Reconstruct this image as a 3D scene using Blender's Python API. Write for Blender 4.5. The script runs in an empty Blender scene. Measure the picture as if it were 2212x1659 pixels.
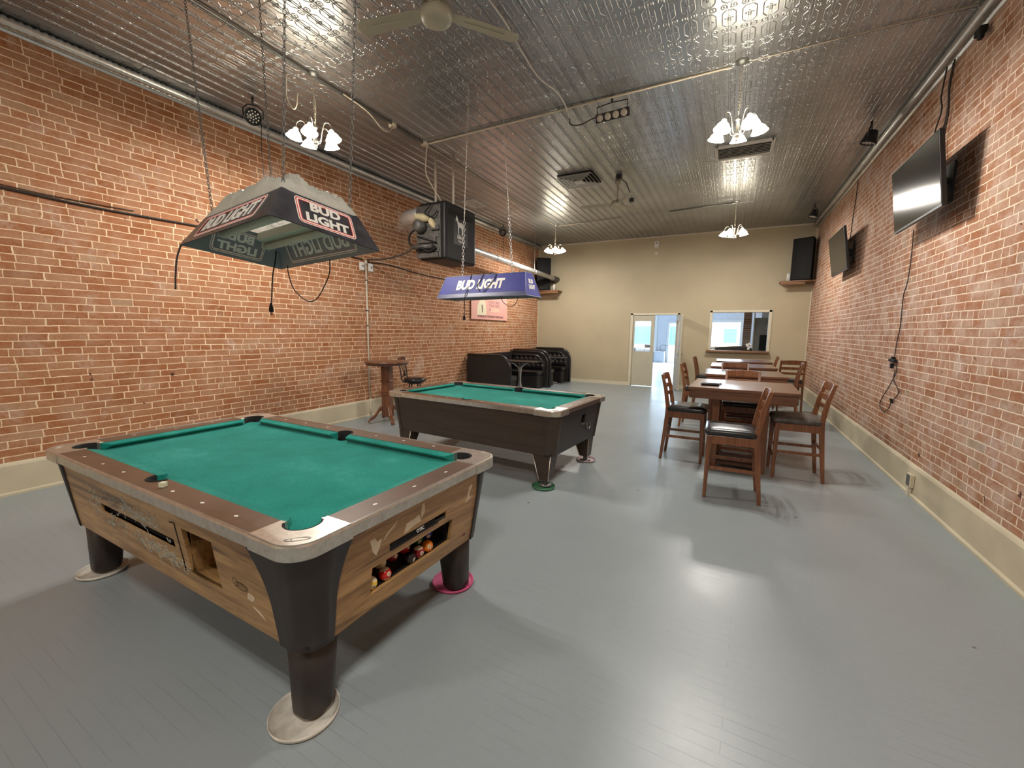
import bpy, bmesh, math, random
from mathutils import Vector, Matrix, Euler
random.seed(7)
PI = math.pi
S = bpy.context.scene
COL = S.collection

# ------------------------------------------------------------------ camera
CAMH = 1.4933
def setup_camera():
    yaw, pit, rol = (math.radians(a) for a in (26.8763, -7.1292, 0.6994))
    f = Vector((-math.sin(yaw)*math.cos(pit), math.cos(yaw)*math.cos(pit), math.sin(pit)))
    r = Vector((math.cos(yaw), math.sin(yaw), 0)); u = r.cross(f)
    c, s = math.cos(rol), math.sin(rol)
    r2 = c*r + s*u; u2 = -s*r + c*u
    M = Matrix((r2, u2, -f)).transposed().to_4x4(); M.translation = (0, 0, CAMH)
    cd = bpy.data.cameras.new('camera'); cam = bpy.data.objects.new('camera', cd); COL.objects.link(cam)
    cam.matrix_world = M
    cd.sensor_width = 36; cd.sensor_fit = 'HORIZONTAL'; cd.lens = 920.02/2212*36
    cd.clip_start = .05; cd.clip_end = 200
    S.camera = cam
setup_camera()
w = bpy.data.worlds.new('world'); S.world = w; w.use_nodes = True
w.node_tree.nodes['Background'].inputs[0].default_value = (.80, .90, 1, 1)
w.node_tree.nodes['Background'].inputs[1].default_value = 3.2
S.view_settings.view_transform = 'Standard'; S.view_settings.look = 'None'
S.view_settings.gamma = 1; S.view_settings.use_curve_mapping = False
S.view_settings.exposure = 0.62
S.cycles.use_denoising = True
S.cycles.max_bounces = 8; S.cycles.diffuse_bounces = 4; S.cycles.glossy_bounces = 4
S.cycles.transmission_bounces = 6; S.cycles.sample_clamp_indirect = 6
S.cycles.caustics_reflective = False; S.cycles.caustics_refractive = False
BULB_W = 26.0            # watts of each lamp bulb
SHADE_E = 18.0            # glow of the lit glass shades

def area(name, loc, rot, sx, sy, power, col):
    l = bpy.data.lights.new(name, 'AREA'); l.shape = 'RECTANGLE'; l.size = sx; l.size_y = sy
    l.energy = power; l.color = col
    o = bpy.data.objects.new(name, l); COL.objects.link(o); o.location = loc; o.rotation_euler = rot
    return o
# daylight falling in through the front room's street windows and door
area('daylight_front', (-.1, 22.6, 1.7), (-PI/2, 0, 0), 1.5, 1.6, 140, (.60, .80, 1))
area('daylight_side', (-4.2, 22.6, 1.6), (-PI/2, 0, 0), 1.8, 1.6, 140, (.60, .80, 1))
area('daylight_door', (-2.35, 22.6, 1.1), (-PI/2, 0, 0), .8, 1.9, 80, (.60, .80, 1))

# ------------------------------------------------------------------ room numbers
XR, YB, H, YF = 1.635, 12.18, 4.028, -4.6
def XL(y): return -5.4636 + .0236*(y-6)
HB = .291

# ------------------------------------------------------------------ materials
MATS = {}
def nm(name):
    m = bpy.data.materials.new(name); m.use_nodes = True
    n = m.node_tree.nodes; b = n['Principled BSDF']
    return m, m.node_tree, b
def L(nt, a, b): nt.links.new(a, b)
def N(nt, t, **kw):
    n = nt.nodes.new(t)
    for k, v in kw.items(): setattr(n, k, v)
    return n
def math_(nt, op, a, b=None, c=None):
    n = N(nt, 'ShaderNodeMath', operation=op)
    for i, v in enumerate((a, b, c)):
        if v is None: continue
        if isinstance(v, (int, float)): n.inputs[i].default_value = v
        else: L(nt, v, n.inputs[i])
    return n.outputs[0]
def mixc(nt, f, a, b, blend='MIX'):
    n = N(nt, 'ShaderNodeMix', data_type='RGBA', blend_type=blend)
    for i, v in ((0, f), (6, a), (7, b)):
        if isinstance(v, (int, float)): n.inputs[i].default_value = v
        elif isinstance(v, tuple): n.inputs[i].default_value = v if len(v) == 4 else (*v, 1)
        else: L(nt, v, n.inputs[i])
    return n.outputs[2]
def ramp(nt, f, stops, interp='LINEAR'):
    n = N(nt, 'ShaderNodeValToRGB'); r = n.color_ramp; r.interpolation = interp
    while len(r.elements) < len(stops): r.elements.new(.5)
    for e, (p, c) in zip(r.elements, stops):
        e.position = p; e.color = c if len(c) == 4 else (*c, 1)
    L(nt, f, n.inputs[0]); return n.outputs[0]
def noise(nt, vec, scale, detail=4, rough=.55, dist=0):
    n = N(nt, 'ShaderNodeTexNoise'); n.inputs['Scale'].default_value = scale
    n.inputs['Detail'].default_value = detail; n.inputs['Roughness'].default_value = rough
    n.inputs['Distortion'].default_value = dist
    if vec is not None: L(nt, vec, n.inputs['Vector'])
    return n.outputs['Fac']
def coords(nt, kind='Object'): return N(nt, 'ShaderNodeTexCoord').outputs[kind]
def bump(nt, b, h, strength=.3, dist=.01):
    n = N(nt, 'ShaderNodeBump'); n.inputs['Strength'].default_value = strength; n.inputs['Distance'].default_value = dist
    L(nt, h, n.inputs['Height']); L(nt, n.outputs[0], b.inputs['Normal']); return n
def plain(name, col, rough=.5, metal=0, var=.12, scale=8, bmp=0, bscale=60, spec=.5, coat=0, emis=None, estr=0):
    m, nt, b = nm(name)
    c = coords(nt)
    f = noise(nt, c, scale)
    d = tuple(max(0, x*(1-var)) for x in col); e = tuple(min(1, x*(1+var)) for x in col)
    L(nt, ramp(nt, f, [(.3, d), (.7, e)]), b.inputs['Base Color'])
    b.inputs['Roughness'].default_value = rough; b.inputs['Metallic'].default_value = metal
    b.inputs['Specular IOR Level'].default_value = spec; b.inputs['Coat Weight'].default_value = coat
    if bmp: bump(nt, b, noise(nt, c, bscale), bmp, .004)
    if emis: b.inputs['Emission Color'].default_value = (*emis, 1); b.inputs['Emission Strength'].default_value = estr
    MATS[name] = m; return m
def wood(name, c1, c2, rough=.35, axis=0, scale=1., coat=.2, stretch=.08, knots=0):
    m, nt, b = nm(name); c = coords(nt)
    mp = N(nt, 'ShaderNodeMapping'); s = [9*scale]*3; s[axis] = 9*scale*stretch; mp.inputs['Scale'].default_value = s
    L(nt, c, mp.inputs[0])
    f = noise(nt, mp.outputs[0], 2.2, 6, .6, .8)
    f2 = noise(nt, mp.outputs[0], 14, 3, .6)
    g = math_(nt, 'ADD', math_(nt, 'MULTIPLY', f, .75), math_(nt, 'MULTIPLY', f2, .25))
    col = ramp(nt, g, [(.36, c1), (.62, c2)])
    if knots:
        k = noise(nt, mp.outputs[0], 1.1, 2, .4, 1.5)
        col = mixc(nt, ramp(nt, k, [(.60, (0, 0, 0)), (.70, (1, 1, 1))]), col, tuple(x*.45 for x in c1))
    L(nt, col, b.inputs['Base Color'])
    b.inputs['Roughness'].default_value = rough; b.inputs['Coat Weight'].default_value = coat
    b.inputs['Coat Roughness'].default_value = .25
    bump(nt, b, g, .08, .003)
    MATS[name] = m; return m

def brick_mat(name, tint, wash, seed):
    m, nt, b = nm(name); c = coords(nt)
    sx = N(nt, 'ShaderNodeSeparateXYZ'); L(nt, c, sx.inputs[0])
    cb = N(nt, 'ShaderNodeCombineXYZ'); L(nt, sx.outputs[1], cb.inputs[0]); L(nt, sx.outputs[2], cb.inputs[1]); cb.inputs[2].default_value = seed
    P = cb.outputs[0]
    # wobble of the courses and ragged brick edges
    nz = N(nt, 'ShaderNodeTexNoise'); nz.inputs['Scale'].default_value = 1.3; nz.inputs['Detail'].default_value = 2; L(nt, P, nz.inputs['Vector'])
    nz2 = N(nt, 'ShaderNodeTexNoise'); nz2.inputs['Scale'].default_value = 22; nz2.inputs['Detail'].default_value = 3; L(nt, P, nz2.inputs['Vector'])
    def disp(src, amp, base):
        v = N(nt, 'ShaderNodeVectorMath', operation='SUBTRACT'); L(nt, src.outputs['Color'], v.inputs[0]); v.inputs[1].default_value = (.5, .5, .5)
        s = N(nt, 'ShaderNodeVectorMath', operation='MULTIPLY'); L(nt, v.outputs[0], s.inputs[0]); s.inputs[1].default_value = amp
        a = N(nt, 'ShaderNodeVectorMath', operation='ADD'); L(nt, base, a.inputs[0]); L(nt, s.outputs[0], a.inputs[1]); return a.outputs[0]
    Q = disp(nz, (.09, .022, 0), P); Q = disp(nz2, (.017, .011, 0), Q)
    # each course gets its own sideways slip
    sq = N(nt, 'ShaderNodeSeparateXYZ'); L(nt, Q, sq.inputs[0])
    row = math_(nt, 'FLOOR', math_(nt, 'DIVIDE', sq.outputs[1], .0677))
    wn = N(nt, 'ShaderNodeTexWhiteNoise', noise_dimensions='1D'); L(nt, row, wn.inputs['W'])
    cq = N(nt, 'ShaderNodeCombineXYZ'); L(nt, math_(nt, 'ADD', math_(nt, 'ADD', sq.outputs[0], math_(nt, 'MULTIPLY', wn.outputs['Value'], .14)), math_(nt, 'MULTIPLY', math_(nt, 'SINE', math_(nt, 'ADD', math_(nt, 'MULTIPLY', sq.outputs[0], 9.0), math_(nt, 'MULTIPLY', wn.outputs['Value'], 40.0))), .032)), cq.inputs[0]); L(nt, sq.outputs[1], cq.inputs[1])
    br = N(nt, 'ShaderNodeTexBrick'); br.offset = .5; br.offset_frequency = 2; br.squash = .5; br.squash_frequency = 6
    L(nt, cq.outputs[0], br.inputs['Vector'])
    for k, v in (('Scale', 1), ('Mortar Size', .0056), ('Mortar Smooth', .4), ('Bias', 0), ('Brick Width', .215), ('Row Height', .0677)): br.inputs[k].default_value = v
    br.inputs['Color1'].default_value = (0, 0, 0, 1); br.inputs['Color2'].default_value = (1, 1, 1, 1); br.inputs['Mortar'].default_value = (.5, .5, .5, 1)
    t = tint
    def T(r, g, bb): return (r*t[0], g*t[1], bb*t[2])
    # slow zones shift the brick tone too
    zone = noise(nt, P, .9, 3, .6)
    v = math_(nt, 'ADD', math_(nt, 'MULTIPLY', br.outputs['Color'], .50), math_(nt, 'MULTIPLY', zone, .50))
    bc = ramp(nt, v, [(.16, T(.31, .112, .043)), (.30, T(.385, .145, .060)), (.46, T(.425, .168, .075)), (.62, T(.45, .195, .095)), (.76, T(.47, .245, .135)), (.88, T(.40, .29, .19))])
    grain = noise(nt, P, 45, 5, .7)
    bc = mixc(nt, .55, bc, ramp(nt, grain, [(.25, (.35, .32, .3)), (.5, (.8, .8, .8)), (.75, (1.15, 1.12, 1.08))]), 'MULTIPLY')
    # smeared mortar haze and old limewash
    haze = noise(nt, P, 5, 6, .68)
    bc = mixc(nt, math_(nt, 'MULTIPLY', ramp(nt, haze, [(.42, (0, 0, 0)), (.72, (1, 1, 1))]), wash), bc, T(.66, .48, .35))
    mc = ramp(nt, noise(nt, P, 9, 4, .6), [(.3, T(.72, .50, .32)), (.7, T(.92, .70, .49))])
    col = mixc(nt, br.outputs['Fac'], bc, mc)
    lw = noise(nt, P, 1.9, 12, .80, .3)
    col = mixc(nt, math_(nt, 'MULTIPLY', ramp(nt, lw, [(.545, (0, 0, 0)), (.64, (1, 1, 1))]), .42), col, T(.66, .52, .44))
    # holes and chipped pockets
    hole = noise(nt, P, 6.5, 3, .5, .6)
    hm = ramp(nt, hole, [(.735, (0, 0, 0)), (.76, (1, 1, 1))])
    col = mixc(nt, hm, col, (.10, .045, .03))
    L(nt, col, b.inputs['Base Color']); b.inputs['Roughness'].default_value = .85; b.inputs['Specular IOR Level'].default_value = .25
    hgt = math_(nt, 'SUBTRACT', math_(nt, 'ADD', math_(nt, 'MULTIPLY', math_(nt, 'SUBTRACT', 1.0, br.outputs['Fac']), .8), math_(nt, 'MULTIPLY', grain, .6)), math_(nt, 'MULTIPLY', hm, .9))
    bump(nt, b, hgt, .55, .008)
    MATS[name] = m; return m
brick_mat('brick_left', (1.0, 1.0, .97), .32, 0.)
brick_mat('brick_right', (.94, 1.05, 1.20), .66, 3.7)

def tin_mat():
    m, nt, b = nm('pressed_tin'); c = coords(nt)
    s = N(nt, 'ShaderNodeSeparateXYZ'); L(nt, c, s.inputs[0]); X, Y = s.outputs[0], s.outputs[1]
    A = lambda op, a, bb=None, cc=None: math_(nt, op, a, bb, cc)
    PX, PY = .1455, .285
    def cell(v, o, p):
        t = A('DIVIDE', A('SUBTRACT', v, o), p); return A('MULTIPLY', A('SUBTRACT', A('SUBTRACT', t, A('FLOOR', t)), .5), p)
    x = cell(X, -.978, PX); y = cell(Y, 3.591-PY/2, PY)   # x,y measured from the motif centre; ribs at |x|=PX/2
    ax, ay = A('ABSOLUTE', x), A('ABSOLUTE', y)
    def peak(v, c0, wd):   # bell around c0
        t = A('DIVIDE', A('SUBTRACT', v, c0), wd); return A('EXPONENT', A('MULTIPLY', A('MULTIPLY', t, t), -1))
    ribs = A('ADD', peak(ax, PX/2-.0045, .0022), peak(ax, PX/2-.0125, .0018))
    d = A('MAXIMUM', A('MAXIMUM', A('DIVIDE', ax, .050), A('DIVIDE', ay, .098)), A('DIVIDE', A('ADD', ax, A('MULTIPLY', ay, .75)), .098))
    octg = peak(d, 1.0, .050)
    r = A('SQRT', A('ADD', A('MULTIPLY', x, x), A('MULTIPLY', y, y)))
    th = A('ARCTAN2', y, x)
    rr = A('ADD', .020, A('MULTIPLY', A('COSINE', A('MULTIPLY', th, 4)), .009))
    flo = A('ADD', peak(r, rr, .0038), peak(r, 0, .007))
    x2 = A('SUBTRACT', ax, .034); y2 = A('SUBTRACT', ay, PY/2-.004)
    r2 = A('SQRT', A('ADD', A('MULTIPLY', x2, x2), A('MULTIPLY', y2, y2)))
    bow = A('ADD', peak(r2, .020, .0040), peak(r2, 0, .006))
    sea = A('ADD', peak(A('ABSOLUTE', A('SUBTRACT', Y, 4.86)), 0, .006), peak(A('ABSOLUTE', A('SUBTRACT', Y, 9.78)), 0, .006))
    sea2 = A('ADD', peak(A('ABSOLUTE', A('SUBTRACT', Y, 7.3)), 0, .004), peak(A('ABSOLUTE', A('SUBTRACT', Y, 2.4)), 0, .004))
    h = A('ADD', A('ADD', A('MULTIPLY', ribs, .0), A('MULTIPLY', octg, .55)), A('ADD', A('MULTIPLY', flo, .7), A('MULTIPLY', bow, .55)))
    h = A('ADD', h, A('ADD', A('MULTIPLY', sea, 1.6), sea2))
    dn = noise(nt, c, 7, 4, .6); h = A('ADD', h, A('MULTIPLY', dn, .12))
    bump(nt, b, h, 1.0, .0062)
    st = noise(nt, c, 1.2, 5, .6)
    col = ramp(nt, st, [(.3, (.35, .36, .37)), (.7, (.48, .49, .50))])
    col = mixc(nt, A('MINIMUM', A('MULTIPLY', sea, .8), .8), col, (.12, .10, .09))
    L(nt, col, b.inputs['Base Color'])
    b.inputs['Metallic'].default_value = .88
    L(nt, ramp(nt, noise(nt, c, 3, 4), [(.3, (.285, .285, .285)), (.7, (.34, .34, .34))]), b.inputs['Roughness'])
    MATS['pressed_tin'] = m
tin_mat()
def floor_mat():
    m, nt, b = nm('painted_floor'); c = coords(nt)
    s = N(nt, 'ShaderNodeSeparateXYZ'); L(nt, c, s.inputs[0])
    br = N(nt, 'ShaderNodeTexBrick'); br.offset = .37; br.offset_frequency = 2
    mp = N(nt, 'ShaderNodeMapping'); mp.inputs['Rotation'].default_value = (0, 0, math.radians(2.5)); L(nt, c, mp.inputs[0]); L(nt, mp.outputs[0], br.inputs['Vector'])
    for k, v in (('Scale', 1), ('Mortar Size', .0016), ('Mortar Smooth', .4), ('Brick Width', 3.1), ('Row Height', .0572)): br.inputs[k].default_value = v
    br.inputs['Color1'].default_value = (0, 0, 0, 1); br.inputs['Color2'].default_value = (1, 1, 1, 1)
    show = ramp(nt, noise(nt, c, 1.7, 4, .6), [(.46, (.04, .04, .04)), (.66, (1, 1, 1))])
    gap = math_(nt, 'MULTIPLY', br.outputs['Fac'], show)
    base = ramp(nt, noise(nt, c, .7, 4, .6), [(.3, (.272, .314, .328)), (.7, (.308, .352, .368))])
    base = mixc(nt, math_(nt, 'MULTIPLY', ramp(nt, noise(nt, c, 30, 5, .7), [(.3, (0, 0, 0)), (.8, (1, 1, 1))]), .10), base, (.16, .16, .155))
    base = mixc(nt, math_(nt, 'MULTIPLY', gap, .38), base, (.09, .09, .085))
    # specks and chips
    vo = N(nt, 'ShaderNodeTexVoronoi'); vo.inputs['Scale'].default_value = 2.3; L(nt, c, vo.inputs['Vector'])
    base = mixc(nt, ramp(nt, vo.outputs['Distance'], [(.018, (1, 1, 1)), (.03, (0, 0, 0))]), base, (.06, .06, .055))
    vo2 = N(nt, 'ShaderNodeTexVoronoi'); vo2.inputs['Scale'].default_value = 1.1; mp2 = N(nt, 'ShaderNodeMapping'); mp2.inputs['Location'].default_value = (3.3, 1.7, 0); L(nt, c, mp2.inputs[0]); L(nt, mp2.outputs[0], vo2.inputs['Vector'])
    base = mixc(nt, ramp(nt, vo2.outputs['Distance'], [(.010, (1, 1, 1)), (.018, (0, 0, 0))]), base, (.6, .6, .58))
    # old bare boards under the second pool table, never painted
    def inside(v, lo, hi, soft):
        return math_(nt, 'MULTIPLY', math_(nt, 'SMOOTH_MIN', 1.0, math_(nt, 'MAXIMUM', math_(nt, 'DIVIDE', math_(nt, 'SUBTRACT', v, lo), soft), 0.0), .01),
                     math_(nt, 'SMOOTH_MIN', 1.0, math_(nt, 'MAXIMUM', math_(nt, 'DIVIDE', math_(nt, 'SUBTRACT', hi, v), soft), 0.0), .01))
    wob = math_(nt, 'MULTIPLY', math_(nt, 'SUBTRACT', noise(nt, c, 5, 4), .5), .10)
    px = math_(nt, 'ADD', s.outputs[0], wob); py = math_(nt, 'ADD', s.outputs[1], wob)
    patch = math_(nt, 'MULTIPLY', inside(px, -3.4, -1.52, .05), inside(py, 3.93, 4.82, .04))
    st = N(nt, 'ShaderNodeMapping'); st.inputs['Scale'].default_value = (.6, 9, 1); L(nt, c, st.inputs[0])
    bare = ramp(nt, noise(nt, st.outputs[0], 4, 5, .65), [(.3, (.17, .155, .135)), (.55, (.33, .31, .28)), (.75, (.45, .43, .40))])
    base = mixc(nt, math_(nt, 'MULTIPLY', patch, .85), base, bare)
    L(nt, base, b.inputs['Base Color'])
    ro = ramp(nt, noise(nt, c, 1.6, 3, .5), [(.3, (.29, .29, .29)), (.7, (.40, .40, .40))])
    L(nt, mixc(nt, patch, ro, (.75, .75, .75)), b.inputs['Roughness'])
    b.inputs['Specular IOR Level'].default_value = .5
    hh = math_(nt, 'SUBTRACT', math_(nt, 'MULTIPLY', noise(nt, c, 26, 4, .6), .35), gap)
    cup = math_(nt, 'MULTIPLY', br.outputs['Color'], .16)
    bump(nt, b, math_(nt, 'ADD', hh, cup), .28, .003)
    MATS['painted_floor'] = m
floor_mat()
def cloth_mat():
    m, nt, b = nm('green_cloth'); c = coords(nt)
    f = noise(nt, c, 3.5, 6, .65, .3)
    col = ramp(nt, f, [(.3, (.006, .190, .150)), (.55, (.012, .240, .195)), (.75, (.045, .320, .270))])
    v = ramp(nt, noise(nt, c, 90, 2, .5), [(.3, (.85, .85, .85)), (.7, (1.1, 1.1, 1.1))])
    L(nt, mixc(nt, 1., col, v, 'MULTIPLY'), b.inputs['Base Color'])
    b.inputs['Roughness'].default_value = .95; b.inputs['Specular IOR Level'].default_value = .15
    b.inputs['Sheen Weight'].default_value = .08; b.inputs['Sheen Roughness'].default_value = .4
    bump(nt, b, noise(nt, c, 220, 2), .15, .001)
    MATS['green_cloth'] = m
cloth_mat()
def worn_metal(name, c1, c2, r1, r2, metal=.85, scale=14):
    m, nt, b = nm(name); c = coords(nt)
    f = noise(nt, c, scale, 6, .7, .5)
    L(nt, ramp(nt, f, [(.35, c1), (.62, c2)]), b.inputs['Base Color'])
    L(nt, ramp(nt, f, [(.3, (r1,)*3), (.7, (r2,)*3)]), b.inputs['Roughness'])
    b.inputs['Metallic'].default_value = metal
    bump(nt, b, noise(nt, c, scale*3, 3), .06, .0015)
    MATS[name] = m
worn_metal('casting', (.52, .49, .43), (.66, .63, .57), .36, .29, .85, 30)
worn_metal('trim_metal', (.48, .45, .39), (.62, .59, .53), .36, .29, .85, 22)
worn_metal('chrome', (.62, .62, .62), (.8, .8, .8), .25, .2, 1)
worn_metal('nickel', (.55, .52, .46), (.7, .67, .6), .34, .29, 1)
worn_metal('galvanized', (.50, .50, .48), (.70, .70, .68), .45, .35, .6, 6)
worn_metal('cornice_tin', (.60, .59, .56), (.78, .77, .74), .34, .29, .8, 3)
wood('cabinet_wood', (.21, .108, .038), (.47, .285, .115), .42, 0, 1., .15, .10, 1)
wood('cabinet_wood_end', (.21, .108, .038), (.47, .285, .115), .42, 1, 1., .15, .10, 1)
wood('dark_laminate', (.034, .021, .013), (.060, .038, .023), .42, 0, 1., .1)
wood('chair_wood', (.125, .040, .013), (.245, .092, .034), .32, 2, 1.6, .35)
wood('table_wood', (.100, .036, .016), (.180, .074, .036), .31, 0, 1.3, .5)
wood('pub_wood', (.085, .028, .012), (.19, .070, .030), .30, 2, 1.4, .4)
wood('shelf_wood', (.16, .070, .028), (.30, .15, .065), .5, 0, 1.2, .1)
plain('rail_brown', (.105, .058, .034), .42, var=.14, scale=5, coat=.15)
plain('post_brown', (.028, .020, .017), .45, var=.2, scale=6)
plain('dark_void', (.006, .005, .004), .8)
plain('black_plastic', (.012, .012, .013), .4, var=.2)
plain('black_rubber', (.008, .008, .008), .7, spec=.25)
plain('black_cord', (.018, .011, .008), .6)
plain('vinyl', (.012, .011, .011), .30, var=.2, bmp=.1, bscale=200, coat=.15)
plain('vinyl_matte', (.016, .013, .012), .5, var=.2, coat=0)
plain('brown_vinyl', (.035, .020, .015), .28, var=.25, coat=.2)
plain('beige_wall', (.49, .415, .275), .65, var=.05, scale=1.5, bmp=.06, bscale=30)
plain('plaster_base', (.56, .49, .35), .7, var=.08, scale=3, bmp=.3, bscale=9)
plain('cream_trim', (.66, .60, .45), .5, var=.05)
plain('door_paint', (.50, .47, .36), .45, var=.05)
plain('white_paint', (.72, .72, .68), .5, var=.05)
plain('conduit_paint', (.62, .55, .44), .5, var=.08)
plain('white_plastic', (.75, .73, .68), .4, var=.05)
plain('fan_cream', (.42, .40, .30), .45, var=.08, scale=4)
plain('speaker_black', (.005, .005, .006), .7, var=.3, spec=.2)
plain('heater_black', (.012, .010, .011), .5, var=.25, scale=5, spec=.3)
plain('heater_grey', (.06, .055, .048), .5, var=.4, scale=16)
plain('insulation', (.45, .37, .22), .95, var=.2, scale=18, bmp=.8, bscale=25)
plain('tv_screen', (.006, .006, .006), .13, var=0, coat=.0)
plain('sign_pink', (.76, .40, .34), .6, var=.03)
plain('sign_cream', (.78, .70, .50), .6, var=.03)
plain('sign_maroon', (.15, .04, .05), .6)
plain('lamp_navy', (.050, .048, .056), .30, var=.5, scale=9, coat=.25)
plain('lamp_inner', (.24, .25, .28), .35, var=.15, scale=3)
plain('lamp_blue', (.030, .034, .25), .5, var=.12, scale=4, spec=.25)
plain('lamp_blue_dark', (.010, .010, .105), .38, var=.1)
plain('lamp_edge', (.30, .32, .44), .4)
plain('print_white', (.80, .77, .70), .5, var=.03)
plain('print_white_dim', (.84, .82, .78), .5, var=.03)
plain('print_red', (.62, .07, .06), .45, var=.05)
plain('print_red_dim', (.42, .22, .22), .5)
plain('fixture_white', (.62, .60, .50), .5, var=.08)
plain('frisbee_white', (.62, .58, .50), .5, var=.25, scale=14)
plain('frisbee_pink', (.60, .09, .22), .5, var=.25, scale=10)
plain('frisbee_green', (.05, .16, .08), .5, var=.3, scale=10)
plain('frisbee_rose', (.42, .30, .31), .5, var=.3, scale=10)
plain('paper_torn', (.62, .52, .38), .8, var=.12, scale=20)
plain('glue_grey', (.34, .34, .28), .8, var=.3, scale=40)
plain('chalk', (.62, .62, .45), .9, var=.08, scale=30)
plain('lens_warm', (.55, .50, .42), .35)
plain('street_white', (.85, .86, .86), .7, var=.03)
plain('street_teal', (.20, .58, .66), .5, var=.1, scale=2)
plain('street_blue', (.16, .42, .62), .4, var=.2, scale=2)
plain('asphalt', (.42, .42, .42), .9)
plain('front_wall', (.62, .63, .66), .6, var=.05)
plain('front_floor', (.40, .44, .48), .4, var=.1, scale=2)
plain('grey_panel', (.40, .36, .31), .6, var=.1)
plain('steel_grey', (.16, .16, .15), .4, .6)
# lit glass shade
def shade_mat():
    m, nt, b = nm('lit_shade')
    c = coords(nt)
    b.inputs['Base Color'].default_value = (.9, .88, .8, 1); b.inputs['Roughness'].default_value = .3
    b.inputs['Emission Color'].default_value = (1, .90, .70, 1); b.inputs['Emission Strength'].default_value = SHADE_E
    MATS['lit_shade'] = m
    m, nt, b = nm('lit_bulb'); b.inputs['Emission Color'].default_value = (1, .93, .80, 1); b.inputs['Emission Strength'].default_value = 22
    MATS['lit_bulb'] = m
shade_mat()
def bag_mat():
    m, nt, b = nm('plastic_bag'); c = coords(nt)
    b.inputs['Base Color'].default_value = (.82, .79, .70, 1); b.inputs['Roughness'].default_value = .35
    bump(nt, b, noise(nt, c, 20, 5, .7, 1.2), 1.0, .014)
    tr = N(nt, 'ShaderNodeBsdfTranslucent'); tr.inputs[0].default_value = (.85, .82, .74, 1)
    mx = N(nt, 'ShaderNodeMixShader'); mx.inputs[0].default_value = .45
    L(nt, b.outputs[0], mx.inputs[1]); L(nt, tr.outputs[0], mx.inputs[2]); L(nt, mx.outputs[0], nt.nodes['Material Output'].inputs[0])
    MATS['plastic_bag'] = m
bag_mat()
def glass_mat():
    m, nt, b = nm('pane_glass'); n = nt.nodes
    b.inputs['Base Color'].default_value = (1, 1, 1, 1); b.inputs['Roughness'].default_value = .02
    b.inputs['Alpha'].default_value = .12; b.inputs['IOR'].default_value = 1.45
    MATS['pane_glass'] = m
glass_mat()

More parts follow.
